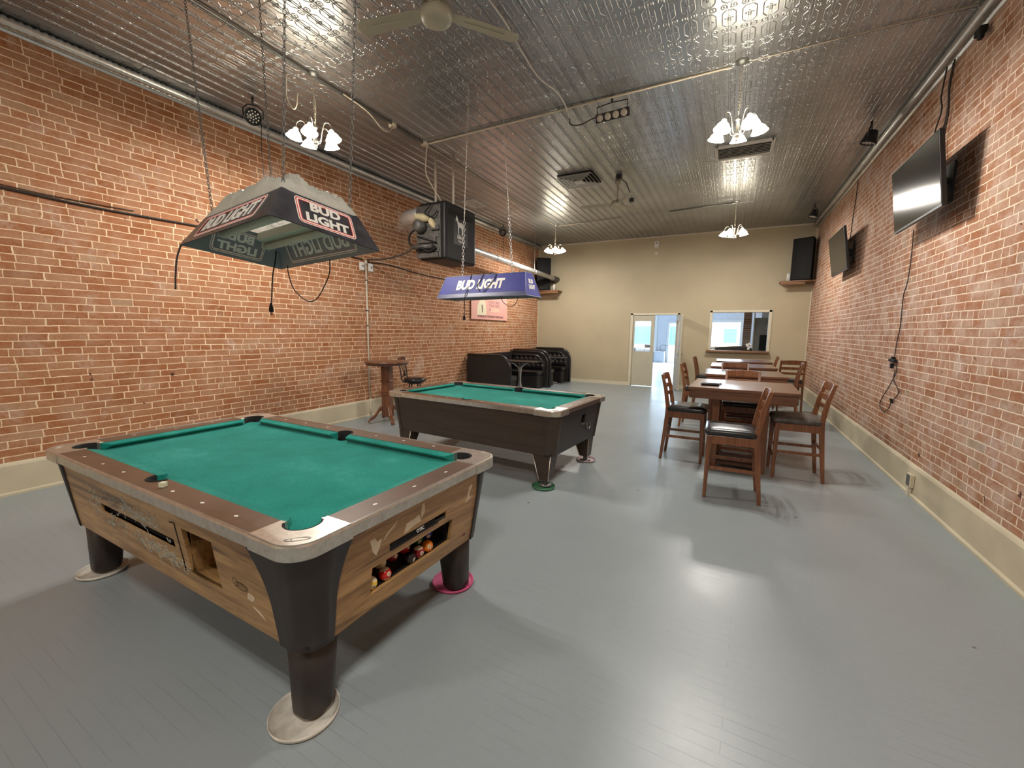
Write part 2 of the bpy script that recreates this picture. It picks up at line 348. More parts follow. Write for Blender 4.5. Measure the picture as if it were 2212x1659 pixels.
# ------------------------------------------------------------------ mesh helper
class MB:
    def __init__(s): s.v = []; s.f = []; s.M = Matrix.Identity(4); s.sm = []
    def add(s, vs, fs, smooth=False):
        o = len(s.v); s.v += [tuple(s.M @ Vector(v)) for v in vs]
        s.f += [tuple(i+o for i in f) for f in fs]; s.sm += [smooth]*len(fs); return s
    def box(s, c, d, rz=0):
        x, y, z = (a/2 for a in d)
        R = Matrix.Rotation(rz, 3, 'Z')
        vs = [Vector(c)+R @ Vector((i*x, j*y, k*z)) for k in (-1, 1) for j in (-1, 1) for i in (-1, 1)]
        return s.add(vs, [(0, 2, 3, 1), (4, 5, 7, 6), (0, 1, 5, 4), (2, 6, 7, 3), (0, 4, 6, 2), (1, 3, 7, 5)])
    def bx(s, x0, x1, y0, y1, z0, z1): return s.box(((x0+x1)/2, (y0+y1)/2, (z0+z1)/2), (abs(x1-x0), abs(y1-y0), abs(z1-z0)))
    def taper(s, c0, d0, c1, d1):
        vs = []
        for c, d in ((c0, d0), (c1, d1)):
            for j in (-1, 1):
                for i in (-1, 1): vs.append((c[0]+i*d[0]/2, c[1]+j*d[1]/2, c[2]))
        return s.add(vs, [(0, 2, 3, 1), (4, 5, 7, 6), (0, 1, 5, 4), (2, 6, 7, 3), (0, 4, 6, 2), (1, 3, 7, 5)])
    def loft(s, rings, closed=True, caps=True, smooth=True):
        n = len(rings[0]); vs = [p for r in rings for p in r]; fs = []
        for k in range(len(rings)-1):
            for i in range(n if closed else n-1):
                j = (i+1) % n; fs.append((k*n+i, k*n+j, (k+1)*n+j, (k+1)*n+i))
        s.add(vs, fs, smooth)
        if caps: s.add(rings[0], [tuple(reversed(range(n)))]); s.add(rings[-1], [tuple(range(n))])
        return s
    def prism(s, poly, z0, z1):
        n = len(poly); vs = [(x, y, z0) for x, y in poly]+[(x, y, z1) for x, y in poly]
        return s.add(vs, [tuple(reversed(range(n))), tuple(range(n, 2*n))]+[(i, (i+1) % n, n+(i+1) % n, n+i) for i in range(n)])
    def lathe(s, prof, c=(0, 0, 0), n=24, ax=None):
        R = Matrix.Identity(3)
        if ax is not None: R = Vector((0, 0, 1)).rotation_difference(Vector(ax).normalized()).to_matrix()
        rings = [[Vector(c)+R @ Vector((r*math.cos(2*PI*i/n), r*math.sin(2*PI*i/n), z)) for i in range(n)] for r, z in prof]
        return s.loft(rings, True, False)
    def disc(s, c, r, n=24, ax=None):
        R = Matrix.Identity(3)
        if ax is not None: R = Vector((0, 0, 1)).rotation_difference(Vector(ax).normalized()).to_matrix()
        return s.add([Vector(c)+R @ Vector((r*math.cos(2*PI*i/n), r*math.sin(2*PI*i/n), 0)) for i in range(n)], [tuple(range(n))])
    def cyl(s, p0, p1, r, r1=None, n=16):
        p0, p1 = Vector(p0), Vector(p1); d = p1-p0; h = d.length; r1 = r if r1 is None else r1
        s.lathe([(r, 0), (r1, h)], p0, n, d); s.disc(p0, r, n, -d); return s.disc(p1, r1, n, d)
    def tube(s, pts, r, n=8, closed=False):
        pts = [Vector(p) for p in pts]; rings = []; m = len(pts)
        prev = None
        for i in range(m):
            if closed: d = (pts[(i+1) % m]-pts[i-1])
            else: d = pts[min(i+1, m-1)]-pts[max(i-1, 0)]
            d.normalize()
            if prev is None:
                u = d.orthogonal().normalized()
            else:
                u = prev-d*prev.dot(d)
                u = u.normalized() if u.length > 1e-6 else d.orthogonal().normalized()
            prev = u; w_ = d.cross(u); rr = r[i] if isinstance(r, (list, tuple)) else r
            rings.append([pts[i]+(u*math.cos(2*PI*k/n)+w_*math.sin(2*PI*k/n))*rr for k in range(n)])
        if closed: rings.append(rings[0])
        return s.loft(rings, True, not closed)
    def sphere(s, c, r, n=16, m=10, sq=(1, 1, 1)):
        rings = []
        for k in range(m+1):
            t = PI*k/m; rings.append([(c[0]+sq[0]*r*math.sin(t)*math.cos(2*PI*i/n), c[1]+sq[1]*r*math.sin(t)*math.sin(2*PI*i/n), c[2]-sq[2]*r*math.cos(t)) for i in range(n)])
        return s.loft(rings, True, False)
    def chain(s, p0, p1, link=.034, r=.0028, wd=.010, n=8):
        p0, p1 = Vector(p0), Vector(p1); d = p1-p0; k = max(1, int(d.length/(link*.78))); d.normalize()
        u = d.orthogonal().normalized(); v = d.cross(u); st = (p1-p0)/k
        for i in range(k):
            c = p0+st*(i+.5); a = u if i % 2 else v
            s.tube([c+d*(link/2)*math.cos(2*PI*j/n)+a*wd*math.sin(2*PI*j/n) for j in range(n)], r, 4, True)
        return s
def smoothpath(pts, k=6):
    P = [Vector(p) for p in pts]; P = [P[0]*2-P[1]]+P+[P[-1]*2-P[-2]]; out = []
    for i in range(1, len(P)-2):
        for j in range(k):
            t = j/k; a, b, c, d = P[i-1:i+3]
            out.append(.5*((2*b)+(c-a)*t+(2*a-5*b+4*c-d)*t*t+(3*b-a-3*c+d)*t**3))
    out.append(P[-2]); return out
def obj(name, mb, mat, parent=None, bevel=0, seg=2, loc=None, rot=None, sub=0):
    me = bpy.data.meshes.new(name); me.from_pydata(mb.v, [], mb.f); me.update()
    for p, sm in zip(me.polygons, mb.sm): p.use_smooth = sm
    bm = bmesh.new(); bm.from_mesh(me)
    bmesh.ops.remove_doubles(bm, verts=bm.verts, dist=1e-5)
    bmesh.ops.recalc_face_normals(bm, faces=bm.faces); bm.to_mesh(me); bm.free()
    me.materials.append(MATS[mat] if isinstance(mat, str) else mat)
    o = bpy.data.objects.new(name, me); COL.objects.link(o)
    if parent: o.parent = parent
    if loc: o.location = loc
    if rot: o.rotation_euler = rot
    if bevel:
        b = o.modifiers.new('bevel', 'BEVEL'); b.width = bevel; b.segments = seg; b.limit_method = 'ANGLE'; b.angle_limit = math.radians(35)
    if sub:
        b = o.modifiers.new('sub', 'SUBSURF'); b.levels = sub; b.render_levels = sub
    return o
def tag(o, label, cat, group=None, kind=None):
    o['label'] = label; o['category'] = cat
    if group: o['group'] = group
    if kind: o['kind'] = kind
    return o
def thing(name, label, cat, loc=(0, 0, 0), rot=(0, 0, 0), group=None):
    o = bpy.data.objects.new(name, None); COL.objects.link(o); o.empty_display_size = .1
    o.location = loc; o.rotation_euler = rot
    return tag(o, label, cat, group)
def one(name, mb, mat, label, cat, loc=(0, 0, 0), group=None, bevel=0, rot=None):
    o = obj(name, mb, mat, None, bevel, 2, loc, rot); return tag(o, label, cat, group)
def struct(name, mb, mat, parent=None, bevel=0):
    o = obj(name, mb, mat, parent, bevel)
    if parent is None: o['kind'] = 'structure'
    return o
def dup(root, loc, rot=None, label=None, group=None, sc=None):
    r = root.copy(); COL.objects.link(r); r.location = loc
    if rot is not None: r.rotation_euler = rot
    if label: r['label'] = label
    if group: r['group'] = group
    for ch in [o for o in bpy.data.objects if o.parent == root]:
        c = ch.copy(); COL.objects.link(c); c.parent = r
        for g in [o for o in bpy.data.objects if o.parent == ch]:
            d = g.copy(); COL.objects.link(d); d.parent = c
    return r
TXT = {}
def text_mb(body, size, ext=.001, bold=0., shear=0., M=None, sx=1., align='CENTER'):
    cu = bpy.data.curves.new('txt', 'FONT'); cu.body = body; cu.size = size; cu.extrude = ext; cu.offset = bold; cu.shear = shear
    cu.align_x = align; cu.align_y = 'CENTER'; cu.resolution_u = 3
    o = bpy.data.objects.new('txt', cu); COL.objects.link(o)
    dg = bpy.context.evaluated_depsgraph_get(); dg.update()
    me = o.evaluated_get(dg).to_mesh()
    mb = MB(); mb.M = (M or Matrix.Identity(4)) @ Matrix.Scale(sx, 4, (1, 0, 0))
    mb.add([tuple(v.co) for v in me.vertices], [tuple(p.vertices) for p in me.polygons])
    o.evaluated_get(dg).to_mesh_clear(); bpy.data.objects.remove(o); bpy.data.curves.remove(cu)
    return mb
def frame(o, x, y):
    x = Vector(x).normalized(); y = Vector(y); z = x.cross(y).normalized(); y = z.cross(x)
    M = Matrix((x, y, z)).transposed().to_4x4(); M.translation = Vector(o); return M
def inv(o):
    bpy.context.view_layer.update(); return o.matrix_world.inverted()

# ------------------------------------------------------------------ room shell
mb = MB(); mb.prism([(XL(YF), YF), (XL(YB), YB+.0), (XL(YB)-.3, YB), (XL(YF)-.3, YF)], 0, H+.06); struct('wall_left', mb, 'brick_left')
mb = MB(); mb.bx(XR, XR+.3, YF, YB, 0, H+.06); struct('wall_right', mb, 'brick_right')
mb = MB(); mb.bx(-6.1, XR+.3, YF-.2, YF, 0, H+.06); struct('wall_near', mb, 'beige_wall')
DX0, DX1, DZ = -2.425, -1.27, 1.965
WX0, WX1, WZ0, WZ1 = -.43, .815, 1.065, 2.015
mb = MB(); T0, T1 = YB, YB+.14
mb.bx(-5.75, DX0, T0, T1, 0, H+.06); mb.bx(DX0, DX1, T0, T1, DZ, H+.06); mb.bx(DX1, WX0, T0, T1, 0, H+.06)
mb.bx(WX0, WX1, T0, T1, 0, WZ0); mb.bx(WX0, WX1, T0, T1, WZ1, H+.06); mb.bx(WX1, XR+.3, T0, T1, 0, H+.06)
struct('wall_far', mb, 'beige_wall')
mb = MB(); mb.bx(-6.1, XR+.3, YF-.2, YB+.14, -.12, 0); struct('floor', mb, 'painted_floor')
mb = MB(); mb.bx(-5.8, XR, YF, YB, H, H+.05)
k = 0
while True:                       # double beads pressed along every strip of tin
    x = -.978-.07275+.1455*(k-34); k += 1
    if x > XR-.08: break
    if x < -5.3: continue
    for dx_, w_, h_ in ((-.010, .005, .006), (.010, .005, .006)):
        y0_ = YF; mb.loft([[(x+dx_-w_, y, H+.001), (x+dx_-w_*.5, y, H-h_), (x+dx_+w_*.5, y, H-h_), (x+dx_+w_, y, H+.001)] for y in (YF, YB)], True, False, False)
struct('ceiling', mb, 'pressed_tin')
# tall plaster bases
mb = MB(); t = .022
def base_run(side):
    mb = MB(); ys = [YF, YB]
    for y in ys: pass
    if side < 0:
        prof = [(0, 0), (t+.016, 0), (t+.016, .018), (t, .03), (t, HB-.03), (t*.6, HB-.012), (0, HB)]
        rings = [[(XL(y)+a, y, z) for a, z in prof] for y in ys]
    else:
        prof = [(0, 0), (t+.016, 0), (t+.016, .018), (t, .03), (t, HB-.03), (t*.6, HB-.012), (0, HB)]
        rings = [[(XR-a, y, z) for a, z in prof] for y in ys]
    return mb.loft(rings, True, True, False)
struct('baseboard_left', base_run(-1), 'plaster_base')
struct('baseboard_right', base_run(1), 'plaster_base')
mb = MB()
for a, b_ in ((XL(YB)+.04, DX0-.065), (DX1+.065, XR-.04)): mb.bx(a, b_, YB-.015, YB, 0, .095)
struct('baseboard_far', mb, 'cream_trim')
# tin cornice with a beaded roll
def cornice(side):
    mb = MB(); rings = []; k = 0; y = YF
    while y < YB-.02:
        x = XL(y)+.055 if side < 0 else XR-.055
        r = .036 + (.012 if k % 2 else 0)
        rings.append([(x+r*math.cos(2*PI*i/10), y, H-.048+r*math.sin(2*PI*i/10)) for i in range(10)])
        y += .024; k += 1
    mb.loft(rings)
    prof = [(0, 0), (.03, 0), (.045, -.035), (.022, -.085), (.028, -.10), (.012, -.115), (0, -.115)]
    sg = -side
    mb.loft([[((XL(y) if side < 0 else XR)+sg*a, y, H+z) for a, z in prof] for y in (YF, YB)], True, True, False)
    return mb
struct('trim_1', cornice(-1), 'cornice_tin'); struct('trim_2', cornice(1), 'cornice_tin')
mb = MB(); mb.bx(XL(YB), XR, YB-.02, YB, H-.035, H); struct('trim_3', mb, 'conduit_paint')
mb = MB(); mb.bx(XL(YB)+.001, XL(YB)+.02, YB-.012, YB, .1, H-.1); mb.bx(XR-.02, XR, YB-.012, YB, .1, H-.1); struct('trim_4', mb, 'cream_trim')
# door: frame, closed leaf with glass, open leaf
mb = MB(); e = .065
mb.bx(DX0-e, DX0, YB-.025, YB+.14, 0, DZ+.05); mb.bx(DX1, DX1+e, YB-.025, YB+.14, 0, DZ+.05); mb.bx(DX0-e, DX1+e, YB-.025, YB+.14, DZ, DZ+.05)
d1 = struct('door_1', mb, 'cream_trim', None, .004)
def leaf(mb_, x0, x1, z0, z1, gx0, gx1, gz0, gz1, th=.042):
    mb_.bx(x0, x1, -th/2, th/2, z0, gz0); mb_.bx(x0, x1, -th/2, th/2, gz1, z1)
    mb_.bx(x0, gx0, -th/2, th/2, gz0, gz1); mb_.bx(gx1, x1, -th/2, th/2, gz0, gz1)
    return mb_
mid = -1.845
lf = obj('door_leaf', leaf(MB(), 0, mid-DX0-.005, .012, DZ-.006, .05, mid-DX0-.10, .965, 1.80), 'door_paint', d1, .003, 2, (DX0+.003, YB+.03, 0))
g = MB(); g.bx(.05, mid-DX0-.10, -.004, .004, .965, 1.80); obj('pane', g, 'pane_glass', lf)
g = MB()
for z in (.30, .97, 1.68): g.bx(-.012, .012, -.034, -.018, z-.045, z+.045)
obj('hinge', g, 'nickel', lf)
wl = DX1-mid-.01
lf2 = obj('door_leaf', leaf(MB(), -wl, 0, .012, DZ-.006, -wl+.10, -.08, .965, 1.80), 'door_paint', d1, .003, 2, (DX1-.005, YB-.035, 0), (0, 0, math.radians(108)))
g = MB(); g.bx(-wl+.10, -.08, -.004, .004, .965, 1.80); obj('pane', g, 'pane_glass', lf2)
g = MB()
for s_ in (-1, 1):
    g.cyl((-wl+.055, s_*.02, .95), (-wl+.055, s_*.055, .95), .009, .009, 10); g.sphere((-wl+.055, s_*.066, .95), .024, 12, 8)
obj('door_knob', g, 'chrome', lf2)
g = MB(); g.bx(-wl+.16, -wl+.30, .0215, .0235, .99, 1.16); obj('notice', g, 'white_paint', lf2)
# serving hatch: frame and wooden sill
mb = MB()
mb.bx(WX0-.06, WX0, YB-.022, YB+.14, WZ0-.02, WZ1+.055); mb.bx(WX1, WX1+.06, YB-.022, YB+.14, WZ0-.02, WZ1+.055); mb.bx(WX0-.06, WX1+.06, YB-.022, YB+.14, WZ1, WZ1+.055)
w1 = struct('window_1', mb, 'cream_trim', None, .004)
g = MB(); g.bx(WX0-.10, WX1+.06, YB-.16, YB+.16, WZ0-.045, WZ0); obj('window_sill', g, 'shelf_wood', w1, .005)

# ------------------------------------------------------------------ front room beyond the wall
FY = 22.9
mb = MB(); mb.bx(-6.1, XR+.3, YB+.14, FY, -.12, 0); struct('floor', mb, 'front_floor')
mb = MB(); mb.bx(-6.1, XR+.3, YB+.14, FY, 3.3, 3.4); struct('ceiling', mb, 'front_wall')
mb = MB(); mb.bx(-6.1, -5.8, YB+.14, FY, 0, 3.3); struct('wall_front_left', mb, 'front_wall')
mb = MB(); mb.bx(XR, XR+.3, YB+.14, FY+.2, 0, 3.3); struct('wall_front_right', mb, 'brick_right')
def wall_holes(x0, x1, z0, z1, holes, y0, y1):
    mb = MB(); xs = sorted(set([x0, x1]+[h[0] for h in holes]+[h[1] for h in holes])); zs = sorted(set([z0, z1]+[h[2] for h in holes]+[h[3] for h in holes]))
    for a, b_ in zip(xs, xs[1:]):
        for c_, d_ in zip(zs, zs[1:]):
            mx, mz = (a+b_)/2, (c_+d_)/2
            if any(h[0] < mx < h[1] and h[2] < mz < h[3] for h in holes): continue
            mb.bx(a, b_, y0, y1, c_, d_)
    return mb
holes = [(-.86, .42, .62, 2.02), (-4.9, -3.45, .62, 2.25), (-2.75, -1.95, .02, 1.95)]
struct('wall_street', wall_holes(-6.1, XR+.3, 0, 3.3, holes, FY, FY+.2), 'front_wall')
for i, h in enumerate(holes[:2]):
    m1 = MB()
    for a, b_ in ((h[0]-.12, h[0]), (h[1], h[1]+.12)): m1.bx(a, b_, FY-.03, FY, h[2]-.12, h[3]+.12)
    m1.bx(h[0], h[1], FY-.03, FY, h[3], h[3]+.12); m1.bx(h[0]-.15, h[1]+.15, FY-.12, FY, h[2]-.12, h[2])
    wn_ = struct('window_%d' % (i+2), m1, 'white_paint')
    g = MB(); g.bx(h[0], h[1], FY+.09, FY+.10, h[2], h[3]); obj('pane', g, 'pane_glass', wn_)
m1 = MB(); h = holes[2]
m1.bx(h[0]-.1, h[0], FY-.03, FY, 0, h[3]+.1); m1.bx(h[1], h[1]+.1, FY-.03, FY, 0, h[3]+.1); m1.bx(h[0], h[1], FY-.03, FY, h[3], h[3]+.1)
struct('door_2', m1, 'white_paint')
# street outside
mb = MB(); mb.bx(-30, 25, FY+.2, 60, -.3, -.15); struct('floor', mb, 'asphalt')
bd = thing('street_building', 'white building with teal windows across the street, seen through the front windows', 'building', (0, 36, -.15))
g = MB(); g.bx(-14, 9, 0, 4, 0, 6); obj('facade', g, 'street_white', bd)
g = MB(); g.bx(-14, -3.6, -.12, 0, .7, 2.15); obj('shopfront', g, 'street_teal', bd)
for x in (-7.3, -6.4, -5.6, -4.7):
    g = MB(); g.bx(x, x+.55, -.16, -.1, .95, 1.95); obj('window', g, 'street_blue', bd)
g = MB(); g.bx(-.42, .44, -.08, 0, .95, 1.98); obj('window', g, 'street_teal', bd)
g = MB(); g.bx(-14, 9, -.5, -.05, 2.9, 3.1); obj('awning', g, 'sign_pink', bd)
# things in the front room
cab = thing('tall_cabinet', 'tall grey panel cabinet on the right of the front room', 'cabinet', (1.12, 15.2, 0))
g = MB(); g.bx(-.48, .5, -.2, .25, 0, 1.97); obj('body', g, 'grey_panel', cab, .004)
g = MB(); g.bx(-.5, -.47, -.24, -.2, 0, 2.3); obj('edge_post', g, 'sign_cream', cab)
g = MB(); g.box((0, 0, 0), (.34, .05, .46)); one('wall_television', g, 'tv_screen', 'black screen on the grey cabinet seen through the hatch', 'television', (.97, 14.95, 1.23))
g = MB(); g.bx(-.2, .25, -.15, .15, 0, .21); one('storage_box', g, 'street_white', 'white box on top of the grey cabinet beyond the hatch', 'box', (1.02, 15.18, 1.972), None, .005)
pr = MB(); pr.bx(.36, .585, 15.5, 15.8, 0, 3.3); struct('trim_5', pr, 'brick_right')
be = thing('booth_bench', 'dark brown curved bench back standing behind the serving hatch', 'bench', (.05, 13.1, 0))
g = MB(); pts = [(-.40, 0), (.50, 0), (.50, 1.10), (.42, 1.145), (.2, 1.165), (-.1, 1.145), (-.40, 1.12)]
g.M = Matrix.Rotation(PI/2, 4, 'X'); g.prism(pts, -.08, .08); obj('back', g, 'brown_vinyl', be, .02)
g = MB(); g.bx(-.4, .5, .08, .5, 0, .45); obj('seat', g, 'brown_vinyl', be, .02)
for (x, y, lab) in ((-.36, YB+.08, 'white crumpled cloth bundle at the left end of the hatch sill'), (.44, YB+.1, 'white paper flower bunch at the middle right of the hatch sill')):
    g = MB()
    for k in range(9): g.sphere((random.uniform(-.05, .05), random.uniform(-.03, .03), .03+random.uniform(0, .05 if x < 0 else .16)), random.uniform(.022, .035), 8, 6)
    one('cloth_bundle' if x < 0 else 'paper_flowers', g, 'white_paint', lab, 'cloth' if x < 0 else 'flowers', (x, y, WZ0))
ft = thing('cafe_table', 'small dark table by the street window seen through the door glass', 'table', (-4.15, 21.6, 0))
g = MB(); g.bx(-.35, .35, -.35, .35, .72, .75); obj('tabletop', g, 'black_plastic', ft)
g = MB(); g.cyl((0, 0, 0), (0, 0, .72), .03); g.bx(-.25, .25, -.03, .03, 0, .03); g.bx(-.03, .03, -.25, .25, 0, .03); obj('pedestal', g, 'black_plastic', ft)
fc = thing('cafe_chair', 'dark chair beside the small table in the front room', 'chair', (-3.5, 21.4, 0))
for sx in (-1, 1):
    for sy in (-1, 1):
        g = MB(); g.cyl((sx*.18, sy*.18, 0), (sx*.17, sy*.16, .45 if sy < 0 else .92), .015, .012, 8); obj('leg', g, 'black_plastic', fc)
g = MB(); g.bx(-.2, .2, -.2, .2, .44, .47); obj('seat', g, 'black_plastic', fc)
g = MB(); g.bx(-.17, .17, .15, .17, .75, .9); obj('backrest', g, 'black_plastic', fc)
g = MB(); g.tube([(.16*math.cos(a), 0, .16+.16*math.sin(a)) for a in [2*PI*i/16 for i in range(16)]], .012, 6, True); g.tube([(.1, 0, .3), (.38, 0, .3), (.3, 0, .0)], .012, 6)
one('wire_basket', g, 'steel_grey', 'round wire stand on the ledge of the front room', 'stand', (-2.95, 22.55, .56))
g = MB(); g.bx(-3.35, -2.86, 22.4, 22.87, 0, .55); struct('trim_6', g, 'front_wall')

# ------------------------------------------------------------------ pool tables
def arc(cx, cy, r, a0, a1, n=12):
    return [(cx+r*math.cos(a0+(a1-a0)*i/n), cy+r*math.sin(a0+(a1-a0)*i/n)) for i in range(n+1)]
def rrect(w_, h_, r, n=5):
    p = []
    for (cx_, cy_, a0) in ((w_/2-r, h_/2-r, 0), (-w_/2+r, h_/2-r, PI/2), (-w_/2+r, -h_/2+r, PI), (w_/2-r, -h_/2+r, 3*PI/2)):
        p += arc(cx_, cy_, r, a0, a0+PI/2, n)
    return p
ZT = .785; ZTOPF = .735; ZBOT = .325
def inset(z): return .03+(.735-z)/.41*.055
def rad(z): return .12-(.735-z)/.41*.03
def pool_table(Lt, Wt, loc, rz, label, mats, openings):
    t = thing('pool_table', label, 'pool table', loc, (0, 0, rz), None)
    hl, hw = Lt/2, Wt/2
    hx, hy = hl-.185, hw-.175         # cushion nose line
    bx_, by_ = hx+.05, hy+.05         # inner edge of the rail cap
    pcx, pcy, pr_ = hx+.02, hy+.02, .066
    scy = hy+.055
    # bed
    poly = []
    s_ = .58
    for (sx, sy) in ((1, -1), (1, 1), (-1, 1), (-1, -1)):
        cx_, cy_ = sx*pcx, sy*pcy
        # notch arc curved into the bed
        a = []
        for k in range(13):
            th = math.atan2(-sy, -sx) + (PI*.62)*(k/12-.5)*(-1)
            a.append((cx_+sx*.062+.052*math.cos(th), cy_+sy*.062+.052*math.sin(th)))
        if sx > 0 and sy < 0: corner = [(bx_-.08, -by_)]+a+[(bx_, -by_+.08)]
        elif sx > 0: corner = [(bx_, by_-.08)]+a+[(bx_-.08, by_)]
        elif sy > 0: corner = [(-bx_+.08, by_)]+a+[(-bx_, by_-.08)]
        else: corner = [(-bx_, -by_+.08)]+a+[(-bx_+.08, -by_)]
        poly += corner
        if sx > 0 and sy > 0: poly += [(.055, by_)]+[(.055*math.cos(q), scy-.055*math.sin(q)) for q in [PI*i/10 for i in range(1, 10)]]+[(-.055, by_)]
        if sx < 0 and sy < 0: poly += [(-.055, -by_)]+[(-.055*math.cos(q), -scy+.055*math.sin(q)) for q in [PI*i/10 for i in range(1, 10)]]+[(.055, -by_)]
    g = MB(); g.prism(poly, .655, .745); obj('cloth_bed', g, 'green_cloth', t)
    # cushions: six pieces with slanted jaws
    def cushion(p0, p1, nrm, j0, j1):
        p0, p1, nrm = Vector((*p0, 0)), Vector((*p1, 0)), Vector((*nrm, 0)); d = (p1-p0).normalized()
        g = MB(); rings = []
        for q, j in ((p0, j0), (p1, -j1)):
            nose = q+d*j
            rings.append([q+nrm*.052+Vector((0, 0, ZT-.001)), nose+Vector((0, 0, ZT-.010)), nose+Vector((0, 0, ZT-.018)), q+nrm*.03+d*j*.4+Vector((0, 0, .745)), q+nrm*.052+Vector((0, 0, .745))])
        g.loft(rings, True, True, False); obj('cushion', g, 'green_cloth', t, .003)
    for sy in (-1, 1):
        cushion((.055, sy*hy), (hx-.035, sy*hy), (0, sy), .022, .045)
        cushion((-.055, sy*hy), (-hx+.035, sy*hy), (0, sy), .022, .045)
    for sx in (-1, 1): cushion((sx*hx, -hy+.035), (sx*hx, hy-.035), (sx, 0), .045, .045)
    # rail caps
    CL = .245; CW = .235                # how far the corner castings reach along each side
    for sy in (-1, 1):
        p = [(-hl+CL, sy*(hw-.004)), (hl-CL, sy*(hw-.004)), (hl-CL, sy*by_), (.058, sy*by_)]
        p += [(.058*math.cos(q), sy*(scy+.058*math.sin(q))) for q in [PI*i/12 for i in range(0, 13)] if True]
        p += [(-hl+CL, sy*by_)]
        g = MB(); g.prism(p, .74, ZT); obj('rail_cap', g, mats['cap'], t)
    for sx in (-1, 1):
        g = MB(); g.bx(sx*bx_, sx*(hl-.004), -hw+CW, hw-CW, .74, ZT); obj('rail_cap', g, mats['cap'], t)
    # outer metal trim
    pr = [(-.012, ZT+.0005), (-.010, ZT+.003), (-.001, ZT+.001), (.002, ZT-.006), (.001, ZTOPF+.002), (-.012, ZTOPF)]
    for sy in (-1, 1):
        g = MB(); g.loft([[(x, sy*(hw+a), z) for a, z in pr] for x in (-hl+CL, hl-CL)], True, True, False); obj('rail_trim', g, mats['trim'], t)
    for sx in (-1, 1):
        g = MB(); g.loft([[(sx*(hl+a), y, z) for a, z in pr] for y in (-hw+CW, hw-CW)], True, True, False); obj('rail_trim', g, mats['trim'], t)
    # corner castings
    for sx in (-1, 1):
        for sy in (-1, 1):
            R = .105; o_ = .004
            out = [(hl-CL, hw+o_)]+arc(hl+o_-R, hw+o_-R, R, PI/2, 0, 10)+[(hl+o_, hw-CW)]
            a0 = math.acos((bx_-pcx)/pr_); a1 = PI/2+math.acos((by_-pcy)/pr_)
            inn = [(bx_, hw-CW), (bx_, pcy-pr_*math.sin(a0)*1.05), (bx_-.010, pcy-pr_*math.sin(a0)*1.0)]+arc(pcx, pcy, pr_, -a0*.85, a1*.95+0, 16)+[(pcx-pr_*math.sin(a0)*1.0, by_-.010), (pcx-pr_*math.sin(a0)*1.05, by_), (hl-CL, by_)]
            inn.reverse(); NP = 44
            def resample(P):
                d_ = [0]
                for a_, b_ in zip(P, P[1:]): d_.append(d_[-1]+math.dist(a_, b_))
                o2 = []
                for k in range(NP):
                    q = d_[-1]*k/(NP-1); i = 0
                    while i < len(P)-2 and d_[i+1] < q: i += 1
                    f_ = (q-d_[i])/max(1e-9, d_[i+1]-d_[i]); o2.append((P[i][0]+(P[i+1][0]-P[i][0])*f_, P[i][1]+(P[i+1][1]-P[i][1])*f_))
                return o2
            # match the inner outline to the outer one corner by corner
            ka = (pcx+pr_*math.cos(PI/4), pcy+pr_*math.sin(PI/4)); im = min(range(len(inn)), key=lambda q: math.dist(inn[q], ka)); om = len(out)//2
            NP = 26; O2 = resample(out[:om+1]); O3 = resample(out[om:]); I2 = resample(inn[:im+1]); I3 = resample(inn[im:])
            OO = O2+O3[1:]; II = I2+I3[1:]
            secs = []
            for (ox_, oy_), (ix_, iy_) in zip(OO, II):
                dx_, dy_ = ox_-ix_, oy_-iy_; dl_ = math.hypot(dx_, dy_); dx_ /= dl_; dy_ /= dl_
                f3 = lambda a_, b_, z_: (sx*a_, sy*b_, z_)
                secs.append([f3(ix_, iy_, ZTOPF-.006), f3(ix_, iy_, ZT+.0015), f3(ix_+dx_*.002, iy_+dy_*.002, ZT+.003), f3(ox_-dx_*.009, oy_-dy_*.009, ZT+.003), f3(ox_-dx_*.003, oy_-dy_*.003, ZT+.0005), f3(ox_, oy_, ZT-.006), f3(ox_, oy_, ZTOPF-.002), f3(ox_-dx_*.004, oy_-dy_*.004, ZTOPF-.006)])
            g = MB(); g.loft(secs, True, True, False); c_ = obj('corner_casting', g, mats['cast'], t)
            g = MB(); cx_, cy_ = sx*(hl-.062), sy*(hw-.062); an = -sx*sy*PI/4
            g.tube([(cx_+.042*math.cos(q)*math.cos(an)-.011*math.sin(q)*math.sin(an), cy_+.042*math.cos(q)*math.sin(an)+.011*math.sin(q)*math.cos(an), ZT+.004) for q in [2*PI*i/20 for i in range(20)]], .0012, 4, True)
            g.tube([(cx_+(-.026+.002*0+.0085*math.cos(q))*math.cos(an)-.0075*math.sin(q)*math.sin(an), cy_+(-.026+.0085*math.cos(q))*math.sin(an)+.0075*math.sin(q)*math.cos(an), ZT+.004) for q in [2*PI*i/12 for i in range(12)]], .0012, 4, True)
            obj('embossed_badge', g, mats['cast'], c_)
            g = MB(); g.disc((sx*pcx, sy*pcy, .66), pr_+.004, 24)
            th0 = math.atan2(sy, sx)
            ring = lambda r, z: [(sx*pcx+r*math.cos(th0+(k/14-.5)*PI*1.05), sy*pcy+r*math.sin(th0+(k/14-.5)*PI*1.05), z) for k in range(15)]
            g.loft([ring(pr_-.004, .66), ring(pr_-.004, ZT+.001), ring(pr_+.0015, ZT+.0045), ring(pr_+.004, ZT+.0035)], False, False)
            obj('pocket', g, 'black_rubber', t)
    for sy in (-1, 1):
        g = MB(); g.disc((0, sy*scy, .66), .056, 24)
        ring = lambda r, z: [(r*math.cos(k/14*PI), sy*(scy+r*math.sin(k/14*PI)), z) for k in range(15)]
        g.loft([ring(.053, .66), ring(.053, ZT+.001), ring(.057, ZT+.0045), ring(.062, ZT+.002)], False, False); obj('pocket', g, 'black_rubber', t)
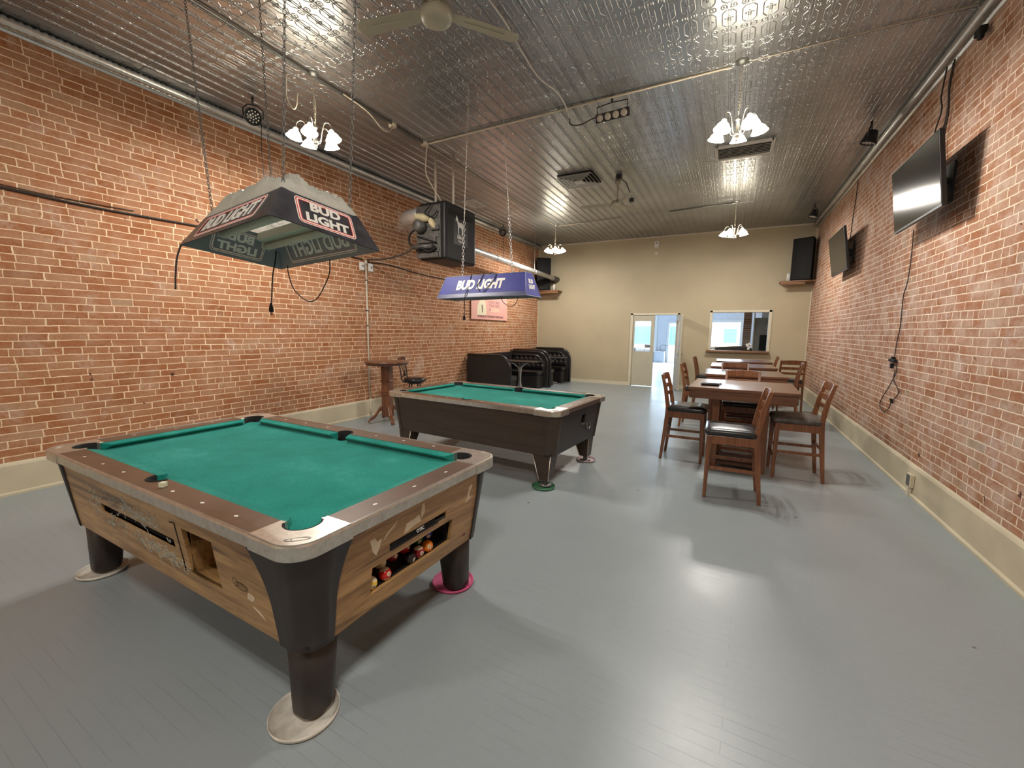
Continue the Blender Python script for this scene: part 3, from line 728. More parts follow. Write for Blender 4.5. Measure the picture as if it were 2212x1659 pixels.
    # sights
    sg = None
    pts = [(sx*hl2, sy*(hw-.062)) for sy in (-1, 1) for sx in (-1, 1) for hl2 in (hx*.25, hx*.5, hx*.75)]
    pts += [(sx*(hl-.066), y) for sx in (-1, 1) for y in (-hy*.5, 0, hy*.5)]
    for (x, y) in pts:
        if sg is None:
            g = MB(); g.add([(0, -.008, 0), (.014, 0, 0), (0, .008, 0), (-.014, 0, 0)], [(0, 1, 2, 3)]); sg = obj('sight', g, 'print_white', t, 0, 2, (x, y, ZT+.0008))
        else:
            s2 = sg.copy(); COL.objects.link(s2); s2.parent = t; s2.location = (x, y, ZT+.0008)
        if abs(x) > hx: bpy.data.objects[(s2 if sg.location.x != x or sg.location.y != y else sg).name].rotation_euler = (0, 0, PI/2)
    # cabinet walls, built round their openings
    def face(kind, sgn, sp, zs, holes, th=.018):
        g = MB()
        def P(a, z, d=0):
            i_ = inset(z)+d; lim = (hl if kind == 'long' else hw)-inset(z)-rad(z)+.001; a = max(-lim, min(lim, a))
            return (a, sgn*(hw-i_), z) if kind == 'long' else (sgn*(hl-i_), a, z)
        for a0, a1 in zip(sp, sp[1:]):
            for z0, z1 in zip(zs, zs[1:]):
                am, zm = (a0+a1)/2, (z0+z1)/2
                if any(h_[0] < am < h_[1] and h_[2] < zm < h_[3] for h_ in holes): continue
                v = [P(a0, z0), P(a1, z0), P(a1, z1), P(a0, z1), P(a0, z0, th), P(a1, z0, th), P(a1, z1, th), P(a0, z1, th)]
                g.add(v, [(0, 1, 2, 3), (4, 7, 6, 5), (0, 4, 5, 1), (1, 5, 6, 2), (2, 6, 7, 3), (3, 7, 4, 0)])
        return g
    for sgn in (-1, 1):
        ends = [-hl+.10, hl-.10]; hs = openings.get('front', []) if sgn < 0 else []
        sp = sorted(set(ends+[h_[0] for h_ in hs]+[h_[1] for h_ in hs])); zs = sorted(set([ZBOT, ZTOPF+.01]+[h_[2] for h_ in hs]+[h_[3] for h_ in hs]))
        obj('side_panel', face('long', sgn, sp, zs, hs), mats['body'], t)
    for sgn in (-1, 1):
        ends = [-hw+.10, hw-.10]; hs = openings.get('end', []) if sgn > 0 else []
        sp = sorted(set(ends+[h_[0] for h_ in hs]+[h_[1] for h_ in hs])); zs = sorted(set([ZBOT, ZTOPF+.01]+[h_[2] for h_ in hs]+[h_[3] for h_ in hs]))
        obj('end_panel', face('end', sgn, sp, zs, hs), mats['end'], t)
    g = MB(); g.bx(-hl+.10, hl-.10, -hw+.10, hw-.10, ZBOT+.005, ZBOT+.02); obj('bottom_board', g, 'dark_void', t)
    g = MB(); g.bx(-hl+.36, hl-.36, -hw+.34, hw-.34, ZBOT+.021, .71); obj('inner_box', g, 'dark_void', t)
    # corner posts wrapping the rounded corners
    for sx in (-1, 1):
        for sy in (-1, 1):
            big = mats['flare'] and sx > 0 and sy < 0
            rings_o, rings_i = [], []
            nz = 10
            for k in range(nz+1):
                z = ZBOT-.004+(ZTOPF+.008-ZBOT)*k/nz; i_ = inset(z); r = rad(z); s = (z-ZBOT)/(ZTOPF-ZBOT)
                if big: du = .225+.115*max(0, (s-.35)/.65)**2.2; dv = .20+.07*max(0, (s-.4)/.6)**2
                elif mats['flare']: du = .165+.03*s; dv = .125+.05*s
                else: du = .16; dv = .15
                for off, dest in ((-.007, rings_o), (.012, rings_i)):
                    a, b_ = hl-i_-off, hw-i_-off; rr = r
                    path = [(hl-max(du, rr+i_+.001), b_)]+arc(a-rr, b_-rr, rr, PI/2, 0, 10)+[(a, hw-max(dv, rr+i_+.001))]
                    dest.append([(sx*x, sy*y, z) for x, y in path])
            g = MB(); g.loft([o_+list(reversed(i2)) for o_, i2 in zip(rings_o, rings_i)], True, True, True)
            obj('corner_post', g, mats['post'], t)
            # leg
            g = MB(); lx, ly = hl-.205, hw-.135
            if mats['flare']:
                g.loft([[(sx*(hl-c0)+x, sy*(hw-c1)+y, z) for x, y in rrect(w_, w_, w_*.36, 5)] for c0, c1, w_, z in ((.183, .172, .120, .018), (.183, .172, .135, .03), (.190, .190, .172, ZBOT+.05))])
            else:
                g.taper((sx*(lx+.02), sy*(ly-.02), .07), (.10, .10, 0), (sx*(lx+.0), sy*(ly-.045), ZBOT+.004), (.19, .17, 0))
            lg = obj('leg', g, mats['leg'], t, 0 if mats['flare'] else .006, 4)
            if not mats['flare']:
                g = MB(); g.cyl((sx*(lx+.02), sy*(ly-.02), .022), (sx*(lx+.02), sy*(ly-.02), .075), .022, .022); g.lathe([(0, .008), (.06, .008), (.062, .02), (.03, .034), (0, .036)], (sx*(lx+.02), sy*(ly-.02), .0), 20); obj('levelling_foot', g, 'steel_grey', lg)
                g = MB()
                for (ax_, ay_) in ((-1, -1), (1, -1)):
                    p0 = Vector((sx*(lx+.02)+ax_*.051, sy*(ly-.02)-.051, .075)); p1 = Vector((sx*lx+ax_*.096, sy*(ly-.045)-.086, ZBOT)); g.cyl(p0, p1, .005, .005, 6)
                obj('edge_strip', g, 'nickel', lg)
    return t
hx_end = [(-.173, .212, .556, .592), (-.265, .272, .403, .524)]
fr = [(-.545, .235, .521, .566), (.335, .575, .428, .648)]
T1L = pool_table(2.325, 1.28, (-2.33, 1.505, 0), -.037,
    'near pool table, green cloth, light wood-grain sides with torn stickers, metal corners', dict(cap='rail_brown', trim='trim_metal', cast='casting', body='cabinet_wood', end='cabinet_wood_end', post='post_brown', leg='post_brown', flare=True), dict(front=fr, end=hx_end))
hl, hw = 2.325/2, 1.28/2
# coin tray, ball window, cut-out
g = MB(); g.bx(hl-.20, hl-inset(.575)-.004, -.173, .212, .556, .572); g.M = Matrix.Identity(4)
dr = obj('coin_drawer', g, 'black_plastic', T1L, .003)
g = MB(); g.bx(hl-.08, hl-inset(.57)+.004, -.168, .15, .557, .564); g.bx(hl-.09, hl-inset(.57)-.003, -.160, .13, .564, .585)
obj('coin_slide', g, 'black_rubber', T1L, .002)
g = text_mb('OTIC', .022, .0006, .0004, 0, frame((hl-inset(.575)+.0005, .02, .575), (0, 1, 0), (-.1, 0, 1))); obj('lettering', g, 'print_white_dim', T1L)
def recess(x0, x1, y0, y1, z0, z1, openside):
    g = MB(); k = .006
    g.bx(x0, x1, y0, y1, z0-k, z0); g.bx(x0, x1, y0, y1, z1, z1+k)
    if openside == '+x': g.bx(x0-k, x0, y0, y1, z0, z1); g.bx(x0, x1, y0-k, y0, z0, z1); g.bx(x0, x1, y1, y1+k, z0, z1)
    else: g.bx(x0, x1, y1, y1+k, z0, z1); g.bx(x0-k, x0, y0, y1, z0, z1); g.bx(x1, x1+k, y0, y1, z0, z1)
    return g
obj('ball_tray', recess(hl-.33, hl-.095, -.265, .272, .398, .53, '+x'), 'dark_void', T1L)
obj('coin_box_recess', recess(.335, .575, -hw+.075, -hw+.30, .428, .648, '-y'), 'cabinet_wood', T1L)
obj('slot_recess', recess(-.545, .235, -hw+.065, -hw+.2, .521, .566, '-y'), 'dark_void', T1L)
g = MB()
def fpt(u, z, d=-.0015): return (u, -(hw-inset(z)-d), z)
for (u0, z0, u1, z1) in ((.285, .66, .285, .43), (.245, .655, .285, .66)):
    g.tube([fpt(u0, z0, -.0005), fpt(u1, z1, -.0005)], .003, 5)
obj('panel_seam', g, 'dark_void', T1L)
# scuffs of torn stickers and old glue on the sides
def scrap(pts2, face, mat, name):
    g = MB(); n = len(pts2)
    def P(a, z, d): return (a, -(hw-inset(z)+d), z) if face == 'front' else (hl-inset(z)+d, a, z)
    vs = [P(a, z, .0016) for a, z in pts2]+[P(a, z, -.002) for a, z in pts2]
    g.add(vs, [tuple(range(n)), tuple(reversed(range(n, 2*n)))]+[(i, (i+1) % n, n+(i+1) % n, n+i) for i in range(n)]); return obj(name, g, mat, T1L)
def blob(cx_, cz_, rx, rz_, n=14, rough=.45):
    return [(cx_+rx*math.cos(2*PI*i/n)*(1+random.uniform(-rough, rough)), cz_+rz_*math.sin(2*PI*i/n)*(1+random.uniform(-rough, rough))) for i in range(n)]
scrap([(-.29, .66), (-.27, .60), (-.25, .575), (-.235, .60), (-.225, .64), (-.25, .635), (-.262, .66)], 'end', 'paper_torn', 'torn_sticker')
scrap([(-.215, .625), (-.18, .65), (-.15, .665), (-.14, .69), (-.165, .675), (-.2, .65)], 'end', 'paper_torn', 'torn_sticker')
scrap([(-.09, .60), (-.03, .615), (.02, .62), (.0, .66), (-.03, .65), (-.08, .645)], 'end', 'paper_torn', 'torn_sticker')
scrap([(.02, .63), (.04, .66), (.03, .705), (.015, .70), (.01, .66)], 'end', 'paper_torn', 'torn_sticker')
scrap(blob(.405, .655, .018, .018), 'end', 'paper_torn', 'torn_sticker'); scrap([(.375, .575), (.43, .585), (.42, .60), (.405, .598), (.41, .64), (.395, .64), (.39, .597)], 'end', 'paper_torn', 'torn_sticker')
scrap(blob(.795, .47, .024, .016), 'front', 'paper_torn', 'torn_sticker'); scrap([(.79, .43), (.84, .405), (.86, .395), (.83, .42)], 'front', 'paper_torn', 'torn_sticker')
scrap(blob(.40, .38, .018, .008), 'end', 'sign_maroon', 'label_plate')
# squiggles of glue left around the slot
def squiggle(cu, cz, su, sz, n, mat='glue_grey'):
    g = MB()
    for k in range(n):
        u, z = cu+random.gauss(0, su), cz+random.gauss(0, sz)
        pts = [fpt(u, z, 0)]; a = random.uniform(0, 6.3)
        for j in range(6):
            a += random.uniform(-1.5, 1.5); u += .011*math.cos(a); z += .009*math.sin(a); pts.append(fpt(u, z, 0))
        g.tube(pts, .0017, 4)
    obj('glue_residue', g, mat, T1L)
squiggle(-.62, .60, .025, .035, 16); squiggle(-.20, .610, .10, .018, 44); squiggle(-.0, .60, .08, .016, 36)
squiggle(-.45, .485, .08, .018, 20); squiggle(.0, .47, .10, .016, 44); squiggle(.16, .45, .06, .016, 34)
g = MB()
for (ru, rz_) in ((.045, .017), (.040, .014)): g.tube([fpt(.735+ru*math.cos(2*PI*i/24), .50+rz_*math.sin(2*PI*i/24), 0) for i in range(24)], .0008, 4, True)
g.tube([fpt(.695+.018*math.cos(2*PI*i/16), .508+.02*math.sin(2*PI*i/16), 0) for i in range(16)], .001, 4, True)
for k in range(3): g.tube([fpt(.70+.012*j, .508-.007*k+.003*(j % 2), 0) for j in range(7)], .0009, 4)
obj('stamped_logo', g, 'dark_void', T1L)

T2L = pool_table(2.24, 1.285, (-2.383, 4.278, 0), -.095,
    'far pool table, green cloth, plain dark brown cabinet with bright metal rail', dict(cap='rail_brown', trim='chrome', cast='casting', body='dark_laminate', end='post_brown', post='dark_laminate', leg='dark_laminate', flare=False), dict(end=[(.02, .12, .545, .645)]))
T2L.scale = (1, 1, .985)
hl2, hw2 = 1.12, .6425
g = recess(hl2-.2, hl2-.07, .02, .12, .545, .645, '+x'); obj('coin_recess', g, 'dark_void', T2L)
g = MB(); g.bx(hl2-.09, hl2-.045, .012, .128, .538, .546); obj('coin_ledge', g, 'steel_grey', T2L)
g = MB(); g.M = frame((hl2-inset(.5), .24, .50), (0, 1, 0), (-.13, 0, 1)); g.lathe([(.052, -.004), (.052, .008), (.038, .008), (.036, -.004)], (0, 0, 0), 24); rp = obj('cue_port_ring', g, 'steel_grey', T2L)
g = MB(); g.M = frame((hl2-inset(.5), .24, .50), (0, 1, 0), (-.13, 0, 1)); g.disc((0, 0, .002), .0375); obj('cue_port', g, 'dark_void', T2L)
g = MB(); g.bx(-.14, .07, -.1, .1, .26, .33); g.cyl((.0, 0, .19), (0, 0, .27), .02); obj('coin_mechanism_box', g, 'dark_void', T2L)

# frisbees under the table feet
def frisbee(x, y, mat, label, r=.118):
    g = MB(); g.lathe([(0, .003), (r-.012, .003), (r-.004, .008), (r, .020), (r+.003, .020), (r+.002, .006), (r-.008, 0), (0, 0)], (0, 0, 0), 40)
    one('frisbee', g, mat, label, 'frisbee', (x, y, .0005), 'upturned frisbees under the pool table feet')
def wpt(t_, Lw, u, v):
    c, s = math.cos(t_.rotation_euler.z), math.sin(t_.rotation_euler.z); return (t_.location.x+c*u-s*v, t_.location.y+s*u+c*v)
frisbee(-1.378, .968, 'frisbee_white', 'large off-white frisbee under the front leg of the near pool table', .125)
frisbee(-3.335, 1.055, 'frisbee_white', 'off-white frisbee under the left leg of the near pool table', .118)
frisbee(-1.372, 1.962, 'frisbee_pink', 'bright pink frisbee under the right leg of the near pool table')
p_ = wpt(T2L, 0, .93, -.525); frisbee(p_[0], p_[1], 'frisbee_green', 'dark green frisbee under the front leg of the far pool table', .11)
p_ = wpt(T2L, 0, .93, .525); frisbee(p_[0], p_[1]-.0, 'frisbee_rose', 'pale rose frisbee under the right leg of the far pool table', .11)
# chalk on the rail
g = MB(); g.box((0, 0, .011), (.024, .024, .022)); p_ = wpt(T1L, 0, .15, -.575); one('chalk_cube', g, 'chalk', 'pale worn chalk cube on the rail by the side pocket', 'chalk', (p_[0], p_[1], ZT+.0006), None, .002, (0, 0, .5))
g = MB(); g.add([(hl-.135, -.264, .399), (hl-.135, .271, .399), (hl-.325, .271, .474), (hl-.325, -.264, .474), (hl-.325, .271, .399), (hl-.325, -.264, .399)], [(0, 1, 2, 3), (0, 5, 4, 1), (3, 2, 4, 5), (0, 3, 5), (1, 4, 2)]); obj('tray_ramp', g, 'dark_void', T1L)
# balls lying in the tray
ballcols = dict(yellow=(.75, .48, .03), red=(.50, .02, .015), black=(.01, .01, .01), orange=(.75, .22, .02), blue=(.01, .02, .22), cream=(.72, .62, .40), maroon=(.22, .01, .02), green=(.01, .12, .05))
def ball_mat(name, col, stripe):
    m, nt, b = nm(name); c = coords(nt); s = N(nt, 'ShaderNodeSeparateXYZ'); L(nt, c, s.inputs[0])
    cream = (.72, .62, .42)
    az = math_(nt, 'ABSOLUTE', s.outputs[2]); base = col
    if stripe: o = ramp(nt, math_(nt, 'MULTIPLY', az, 30), [(.52, col), (.54, cream)])
    else: o = ramp(nt, az, [(0, col), (1, col)])
    # number spot towards +x
    r = math_(nt, 'SQRT', math_(nt, 'ADD', math_(nt, 'MULTIPLY', s.outputs[1], s.outputs[1]), math_(nt, 'MULTIPLY', s.outputs[2], s.outputs[2])))
    sp = math_(nt, 'MULTIPLY', math_(nt, 'LESS_THAN', r, .0095), math_(nt, 'GREATER_THAN', s.outputs[0], 0.0))
    o = mixc(nt, sp, o, cream); L(nt, o, b.inputs['Base Color']); b.inputs['Roughness'].default_value = .15
    MATS[name] = m
bl = [('yellow ball lying lowest at the near end of the tray', 'yellow', 1, -.232, 0, 12), ('red striped ball behind the lowest yellow one', 'red', 1, -.205, 1, 11), ('yellow and cream ball in the shadow at the near tray corner', 'yellow', 1, -.228, 2, 9),
      ('red striped ball with its number facing out, front row', 'red', 1, -.150, 0, 11), ('plain cream cue ball behind the red striped one', 'cream', 0, -.125, 1, None),
      ('dark maroon ball in shadow at the middle of the tray', 'maroon', 0, -.05, 1, 7), ('black eight ball with white number spot', 'black', 0, .005, 0, 8), ('dark striped ball beside the eight ball', 'maroon', 1, .068, 0, 15),
      ('red ball at the back middle of the tray', 'red', 0, .03, 1, 3), ('orange ball in the front row at the right of the tray', 'orange', 0, .133, 0, 5), ('dark blue ball at the far end of the tray', 'blue', 0, .195, 1, 2), ('dark green ball behind the orange ball', 'green', 0, .125, 1, 6)]
for k, (lab, cn, stp, v, row, num) in enumerate(bl):
    nme = 'ball_%s_%d' % (cn, stp)
    if nme not in MATS: ball_mat(nme, ballcols[cn], stp)
    g = MB(); g.sphere((0, 0, 0), .0285, 20, 14)
    p_ = wpt(T1L, 0, hl-.108-row*.056, v)
    o = one('pool_ball', g, nme, lab+', near pool table', 'pool ball', (p_[0], p_[1], .4273+row*.0225), 'balls in the return tray', 0, (random.uniform(-.5, .5), random.uniform(-.35, .25), random.uniform(-.6, .1)))
    if num is not None and row < 1.5:
        tm = text_mb(str(num), .012, .0002, .0003, 0, frame((.0287, 0, 0), (0, 1, 0), (0, 0, 1))); obj('number', tm, 'black_plastic', o)

# ------------------------------------------------------------------ chandeliers
def bulb_light(name, loc, parent):
    l = bpy.data.lights.new(name, 'POINT'); l.energy = BULB_W; l.shadow_soft_size = .012; l.color = (1, .955, .90)
    o = bpy.data.objects.new(name, l); COL.objects.link(o); o.parent = parent; o.location = loc; return o
SH = None
def chandelier(x, y, zc, label, rz=0., drop=True):
    t = thing('chandelier', label, 'chandelier', (x, y, zc), (0, 0, rz), 'five-shade brass chandeliers')
    KS = Matrix.Scale(.80, 4)
    g = MB(); g.M = KS; g.lathe([(0, -.155), (.012, -.15), (.02, -.14), (.012, -.12), (.03, -.10), (.036, -.08), (.02, -.05), (.014, -.03), (.014, .07), (.026, .085), (.03, .10), (.018, .12), (.008, .14), (0, .145)], (0, 0, 0), 20)
    obj('column', g, 'nickel', t)
    g = MB(); g.M = KS; g.tube([(0, .022*math.cos(a), .168+.022*math.sin(a)) for a in [2*PI*i/14 for i in range(14)]], .0035, 6, True); obj('hanging_ring', g, 'nickel', t)
    for k in range(5):
        a = 2*PI*k/5; c, s = math.cos(a), math.sin(a)
        pts = smoothpath([(.02, -.09), (.07, -.055), (.095, .05), (.13, .135), (.18, .14), (.215, .10), (.222, .045)], 5)
        g = MB(); g.M = KS; g.tube([(q.x*c, q.x*s, q.y) for q in [Vector((p.x, p.y, 0)) for p in pts]], .0055, 8); arm = obj('arm', g, 'nickel', t)
        R = KS @ Matrix.Translation((.222*c, .222*s, .035)) @ Matrix.Rotation(a, 4, 'Z') @ Matrix.Rotation(math.radians(-14), 4, 'Y')
        g = MB(); g.M = R; g.lathe([(.024, .012), (.028, 0), (.028, -.014), (.045, -.028), (.066, -.052), (.080, -.085), (.096, -.108), (.092, -.108), (.076, -.085), (.062, -.052), (.040, -.028), (.022, -.012)], (0, 0, 0), 24)
        sh = obj('glass_shade', g, 'lit_shade', arm)
        g = MB(); g.M = R; g.sphere((0, 0, -.055), .027, 12, 8); obj('bulb', g, 'lit_bulb', arm)
        bl_ = bulb_light('bulb_light', R @ Vector((0, 0, -.094)), t)
    g = MB(); top = H-zc
    if drop: g.chain((0, 0, .152), (0, 0, top-.03), .034, .0022, .008); obj('chain', g, 'nickel', t)
    g = MB(); g.tube(smoothpath([(.004, 0, .12), (.012, .004, .30), (-.008, .0, .45), (.004, 0, top-.02)], 4), .003, 5); obj('cord', g, 'cream_trim', t)
    g = MB(); g.lathe([(0, top-.035), (.02, top-.03), (.055, top-.012), (.06, top)], (0, 0, 0), 20); obj('canopy', g, 'steel_grey', t)
    return t
chandelier(-3.90, 3.20, 3.44, 'lit five-shade chandelier nearest the left brick wall, above the near pool lamp', .3)
chandelier(-.07, 4.83, 3.44, 'largest looking lit chandelier at the right, above the nearest dining table', .25)
chandelier(-.06, 9.62, 3.45, 'small lit chandelier in front of the beige wall near the right speaker', .5)
chandelier(-3.92, 9.95, 3.45, 'small lit chandelier at the far left, above the black booths', .1)
chandelier(-.06, -.25, 3.45, 'added fill chandelier out of view above the camera', .1)  # added unseen lamp, so the near pool table gets enough light
chandelier(-3.90, -2.6, 3.45, 'added fill chandelier out of view in the left rear of the room', .1)  # second added lamp behind the camera, brightens the near table's front

# ------------------------------------------------------------------ pool table lamps
def panel_frame(P, a, b_, c_, d_):   # a,b lower corners left/right as read from outside, c,d upper right/left
    o = (a+b_+c_+d_)/4; return frame(o, b_-a, ((c_+d_)-(a+b_)))
def ringpoly(g, w0, h0, w1, h1, r, z0, z1, skew=0, sk=0):
    A = rrect(w0, h0, r); B = rrect(w1, h1, max(.002, r-(w0-w1)/2)); n = len(A)
    f = lambda p, z: (p[0]*(1-sk*p[1]), p[1], z)
    vs = [f(p, z0) for p in A]+[f(p, z0) for p in B]+[f(p, z1) for p in A]+[f(p, z1) for p in B]; fs = []
    for i in range(n):
        j = (i+1) % n
        fs += [(2*n+i, 2*n+j, 3*n+j, 3*n+i), (i, n+i, n+j, j), (i, j, 2*n+j, 2*n+i), (n+i, 3*n+i, 3*n+j, n+j)]
    g.add(vs, fs)
def shade_lamp(loc, rot, Lb, Wb, hh, il, iw, label, mouter, minner, style):
    t = thing('pool_table_lamp', label, 'lamp', loc, rot)
    V = lambda u, v, k, d=0: Vector((u*(Lb/2-k*il-d), v*(Wb/2-k*iw-d), k*hh))
    sides = [((-1, -1), (1, -1)), ((1, -1), (1, 1)), ((1, 1), (-1, 1)), ((-1, 1), (-1, -1))]
    for n_, (p, q) in enumerate(sides):
        a, b_, c_, d_ = V(*p, 0), V(*q, 0), V(*q, 1), V(*p, 1)
        nrm = (b_-a).cross(d_-a).normalized()
        g = MB(); k = .0025
        g.add([a, b_, c_, d_, a-nrm*k, b_-nrm*k, c_-nrm*k, d_-nrm*k], [(0, 1, 2, 3), (0, 4, 5, 1), (1, 5, 6, 2), (2, 6, 7, 3), (3, 7, 4, 0)])
        pn = obj('shade_panel', g, mouter, t)
        g = MB(); kk = .0045; g.add([a-nrm*kk, b_-nrm*kk, c_-nrm*kk, d_-nrm*kk], [(3, 2, 1, 0)]); obj('inner_liner', g, minner, pn)
        F = frame((a+b_+c_+d_)/4, b_-a, (c_+d_)-(a+b_)); lng = n_ % 2 == 0
        Hs = ((c_+d_)/2-(a+b_)/2).length; Wm = ((b_-a).length+(c_-d_).length)/2
        for sidek in (0, 1):
            off = Matrix.Translation((0, 0, .0016 if sidek == 0 else -.0062)); M = F @ off
            mw, mr = ('print_white', 'print_red') if sidek == 0 else ('print_white_dim', 'print_red_dim')
            if style == 'old':
                if lng:
                    tm = text_mb('BUD LIGHT', .118, .0009, .0035, .05, M, 1.0); obj('lettering', tm, mw, pn)
                    bw, bh = .70, .135
                else:
                    tm = text_mb('BUD\nLIGHT', .066, .0009, .0030, .05, M @ Matrix.Translation((0, .002, 0)), 1.18); obj('lettering', tm, mw, pn)
                    bw, bh = .285, .142
                g = MB(); g.M = M; ringpoly(g, bw, bh, bw-.010, bh-.010, .02, -.0006, .0006); ringpoly(g, bw-.022, bh-.022, bw-.030, bh-.030, .014, -.0006, .0006); obj('border', g, mr, pn)
                g = MB(); g.M = M; ringpoly(g, bw+.008, bh+.008, bw, bh, .022, -.0006, .0006); ringpoly(g, bw-.010, bh-.010, bw-.022, bh-.022, .017, -.0006, .0006); obj('border_white', g, mw, pn)
            else:
                if sidek: continue
                if lng: tm = text_mb('BUD LIGHT', .150, .0009, .008, .10, M @ Matrix.Translation((-.03, .012, 0)), .80); obj('lettering', tm, mw, pn)
                else: tm = text_mb('BUD\nLIGHT', .062, .0009, .003, .12, M @ Matrix.Translation((0, .0, 0)), .8); obj('lettering', tm, mw, pn)
    return t, V
L1, V1 = shade_lamp((-2.235, 1.551, 1.925), (-.12, -.016, -.155), 1.049, .564, .167, .089, .086,
    'dark old beer lamp with red bordered lettering, hanging over the near pool table', 'lamp_navy', 'lamp_inner', 'old')
# fixture inside, bag on top, cords
g = MB()
for v in (-.12, .12): g.box((0, v, .135), (.80, .11, .05))
obj('tube_fixture', g, 'fixture_white', L1, .008)
for v in (-.12, .12):
    g = MB(); g.cyl((-.38, v, .085), (.38, v, .085), .019, .019, 14); g.box((-.39, v, .10), (.02, .05, .05)); g.box((.39, v, .10), (.02, .05, .05)); obj('fluorescent_tube', g, 'fixture_white', L1)
def bag():
    random.seed(3); nx, ny = 90, 56; g = MB(); vs = []; fs = []
    from mathutils import noise as mn
    for i in range(nx+1):
        for j in range(ny+1):
            u, v = i/nx*2-1, j/ny*2-1
            e = max(0, (1-abs(u)**3)*(1-abs(v)**3)); n1 = mn.noise(Vector((u*3.1, v*2.3, 1))); n2 = abs(mn.noise(Vector((u*9, v*6, 4)))); n3 = abs(mn.noise(Vector((u*20, v*14, 9))))
            z = .155+(e**.45)*(.165+.07*n1)-.13*n2*e-.085*n3*e
            vs.append((u*.44, v*.20, z))
    for i in range(nx):
        for j in range(ny): a = i*(ny+1)+j; fs.append((a, a+ny+1, a+ny+2, a+1))
    g.add(vs, fs, True); return g
bg = obj('plastic_bag', bag(), 'plastic_bag', L1); bg['label'] = 'crumpled white plastic bag bulging out of the top'
bpy.context.view_layer.update(); MI = L1.matrix_world.inverted()
for (u, v, cx_, cy_) in ((-.40, -.17, -3.35, 1.75), (.40, -.17, -1.55, 1.25), (-.40, .17, -3.0, 2.05), (.40, .17, -1.50, 1.55)):
    p0 = Vector((u, v, .17)); p1 = MI @ Vector((cx_, cy_, H)); g = MB(); g.chain(p0, p1, .030, .0019, .007); obj('chain', g, 'steel_grey', L1)
def wcord(name, pts, r, mat, label, cat='cord', grp=None, k=6):
    g = MB(); g.tube(smoothpath(pts, k), r, 6); return one(name, g, mat, label, cat, (0, 0, 0), grp)
def lcord(lamp, pts, r, label, k=6):
    I = inv(lamp); g = MB(); g.tube(smoothpath([I @ Vector(p) for p in pts], k), r, 6); o = obj('power_cord', g, 'black_cord', lamp); o['label'] = label; return o
# draped cords on the old lamp (world coordinates)
LW = L1.matrix_world
def lp(u, v, z): return LW @ Vector((u, v, z))
a = lp(-.53, -.26, 0)
lcord(L1, [lp(-.50, -.22, .06), lp(-.53, -.26, .03), lp(-.535, -.285, -.06), lp(-.53, -.29, -.16), lp(-.525, -.288, -.25)], .0048, 'doubled black cord end hanging over the left corner of the old beer lamp')
lcord(L1, [lp(-.47, .215, .10), lp(-.455, .205, .02), lp(-.44, .19, -.06), lp(-.44, .19, -.18), lp(-.435, .19, -.26)], .0042, 'straight black cord with plug hanging below the old beer lamp')
q = lp(-.435, .19, -.285); g = MB(); g.lathe([(.004, .04), (.010, .02), (.014, 0), (.013, -.018), (0, -.02)], (0, 0, 0), 12)
for s in (-1, 1): g.box((s*.006, 0, -.028), (.002, .005, .018))
g.v = [tuple(inv(L1) @ (Vector(v_)+q)) for v_ in g.v]; obj('plug', g, 'black_rubber', L1)
lcord(L1, [lp(-.36, .24, .0), lp(-.355, .245, -.05), lp(-.30, .25, -.14), lp(-.22, .26, -.20), lp(-.13, .27, -.235), lp(-.04, .27, -.22), lp(.03, .27, -.15), lp(.075, .27, -.08), lp(.07, .27, .0)], .0032, 'thin black cord sagging in a wide loop below the old beer lamp')

L2, V2 = shade_lamp((-2.457, 4.213, 1.856), (.001, -.006, -.043), 1.157, .354, .246, .061, .103,
    'bright blue beer lamp with plain white lettering, over the far pool table', 'lamp_blue', 'lamp_inner', 'new')
g = MB()
for s1, s2 in (((-1, -1), (1, -1)), ((1, -1), (1, 1)), ((1, 1), (-1, 1)), ((-1, 1), (-1, -1))):
    g.tube([V2(*s1, 0), V2(*s2, 0)], .0055, 6)
    g.tube([V2(*s1, 0), V2(*s1, 1)], .0045, 6); g.tube([V2(*s1, 1), V2(*s2, 1)], .003, 6)
obj('edge_trim', g, 'lamp_edge', L2)
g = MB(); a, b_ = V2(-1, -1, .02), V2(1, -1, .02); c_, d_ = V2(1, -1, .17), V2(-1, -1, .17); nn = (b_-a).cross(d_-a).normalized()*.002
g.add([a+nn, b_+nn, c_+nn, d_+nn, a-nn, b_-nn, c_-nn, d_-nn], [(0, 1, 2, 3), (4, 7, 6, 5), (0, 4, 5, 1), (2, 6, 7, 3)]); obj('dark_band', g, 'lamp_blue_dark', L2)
g = MB(); g.box((0, 0, .20), (.95, .13, .06)); obj('tube_fixture', g, 'fixture_white', L2, .006)
g = MB(); g.cyl((-.45, 0, .15), (.45, 0, .15), .018); obj('fluorescent_tube', g, 'fixture_white', L2)
bpy.context.view_layer.update(); MI = L2.matrix_world.inverted()
for (u, cx_, cy_, zj) in ((-.33, -2.60, 4.05, 2.55), (.33, -2.33, 4.28, 2.50)):
    p0 = Vector((u, -.02, .246)); p1 = MI @ Vector((cx_, cy_, H-.02)); pj = p0.lerp(p1, .33)
    g = MB(); g.chain(p0, pj, .042, .0034, .012); obj('heavy_chain', g, 'chrome', L2)
    g = MB(); g.chain(pj, p1, .022, .0016, .005); obj('fine_chain', g, 'nickel', L2)
LW = L2.matrix_world
lcord(L2, [lp(-.2, .05, .25), lp(-.17, -.07, .255), lp(-.165, -.11, .15), lp(-.175, -.185, .02), lp(-.18, -.19, -.10), lp(-.185, -.19, -.20)], .0040, 'black cord with a socket draped over the front left of the blue beer lamp')
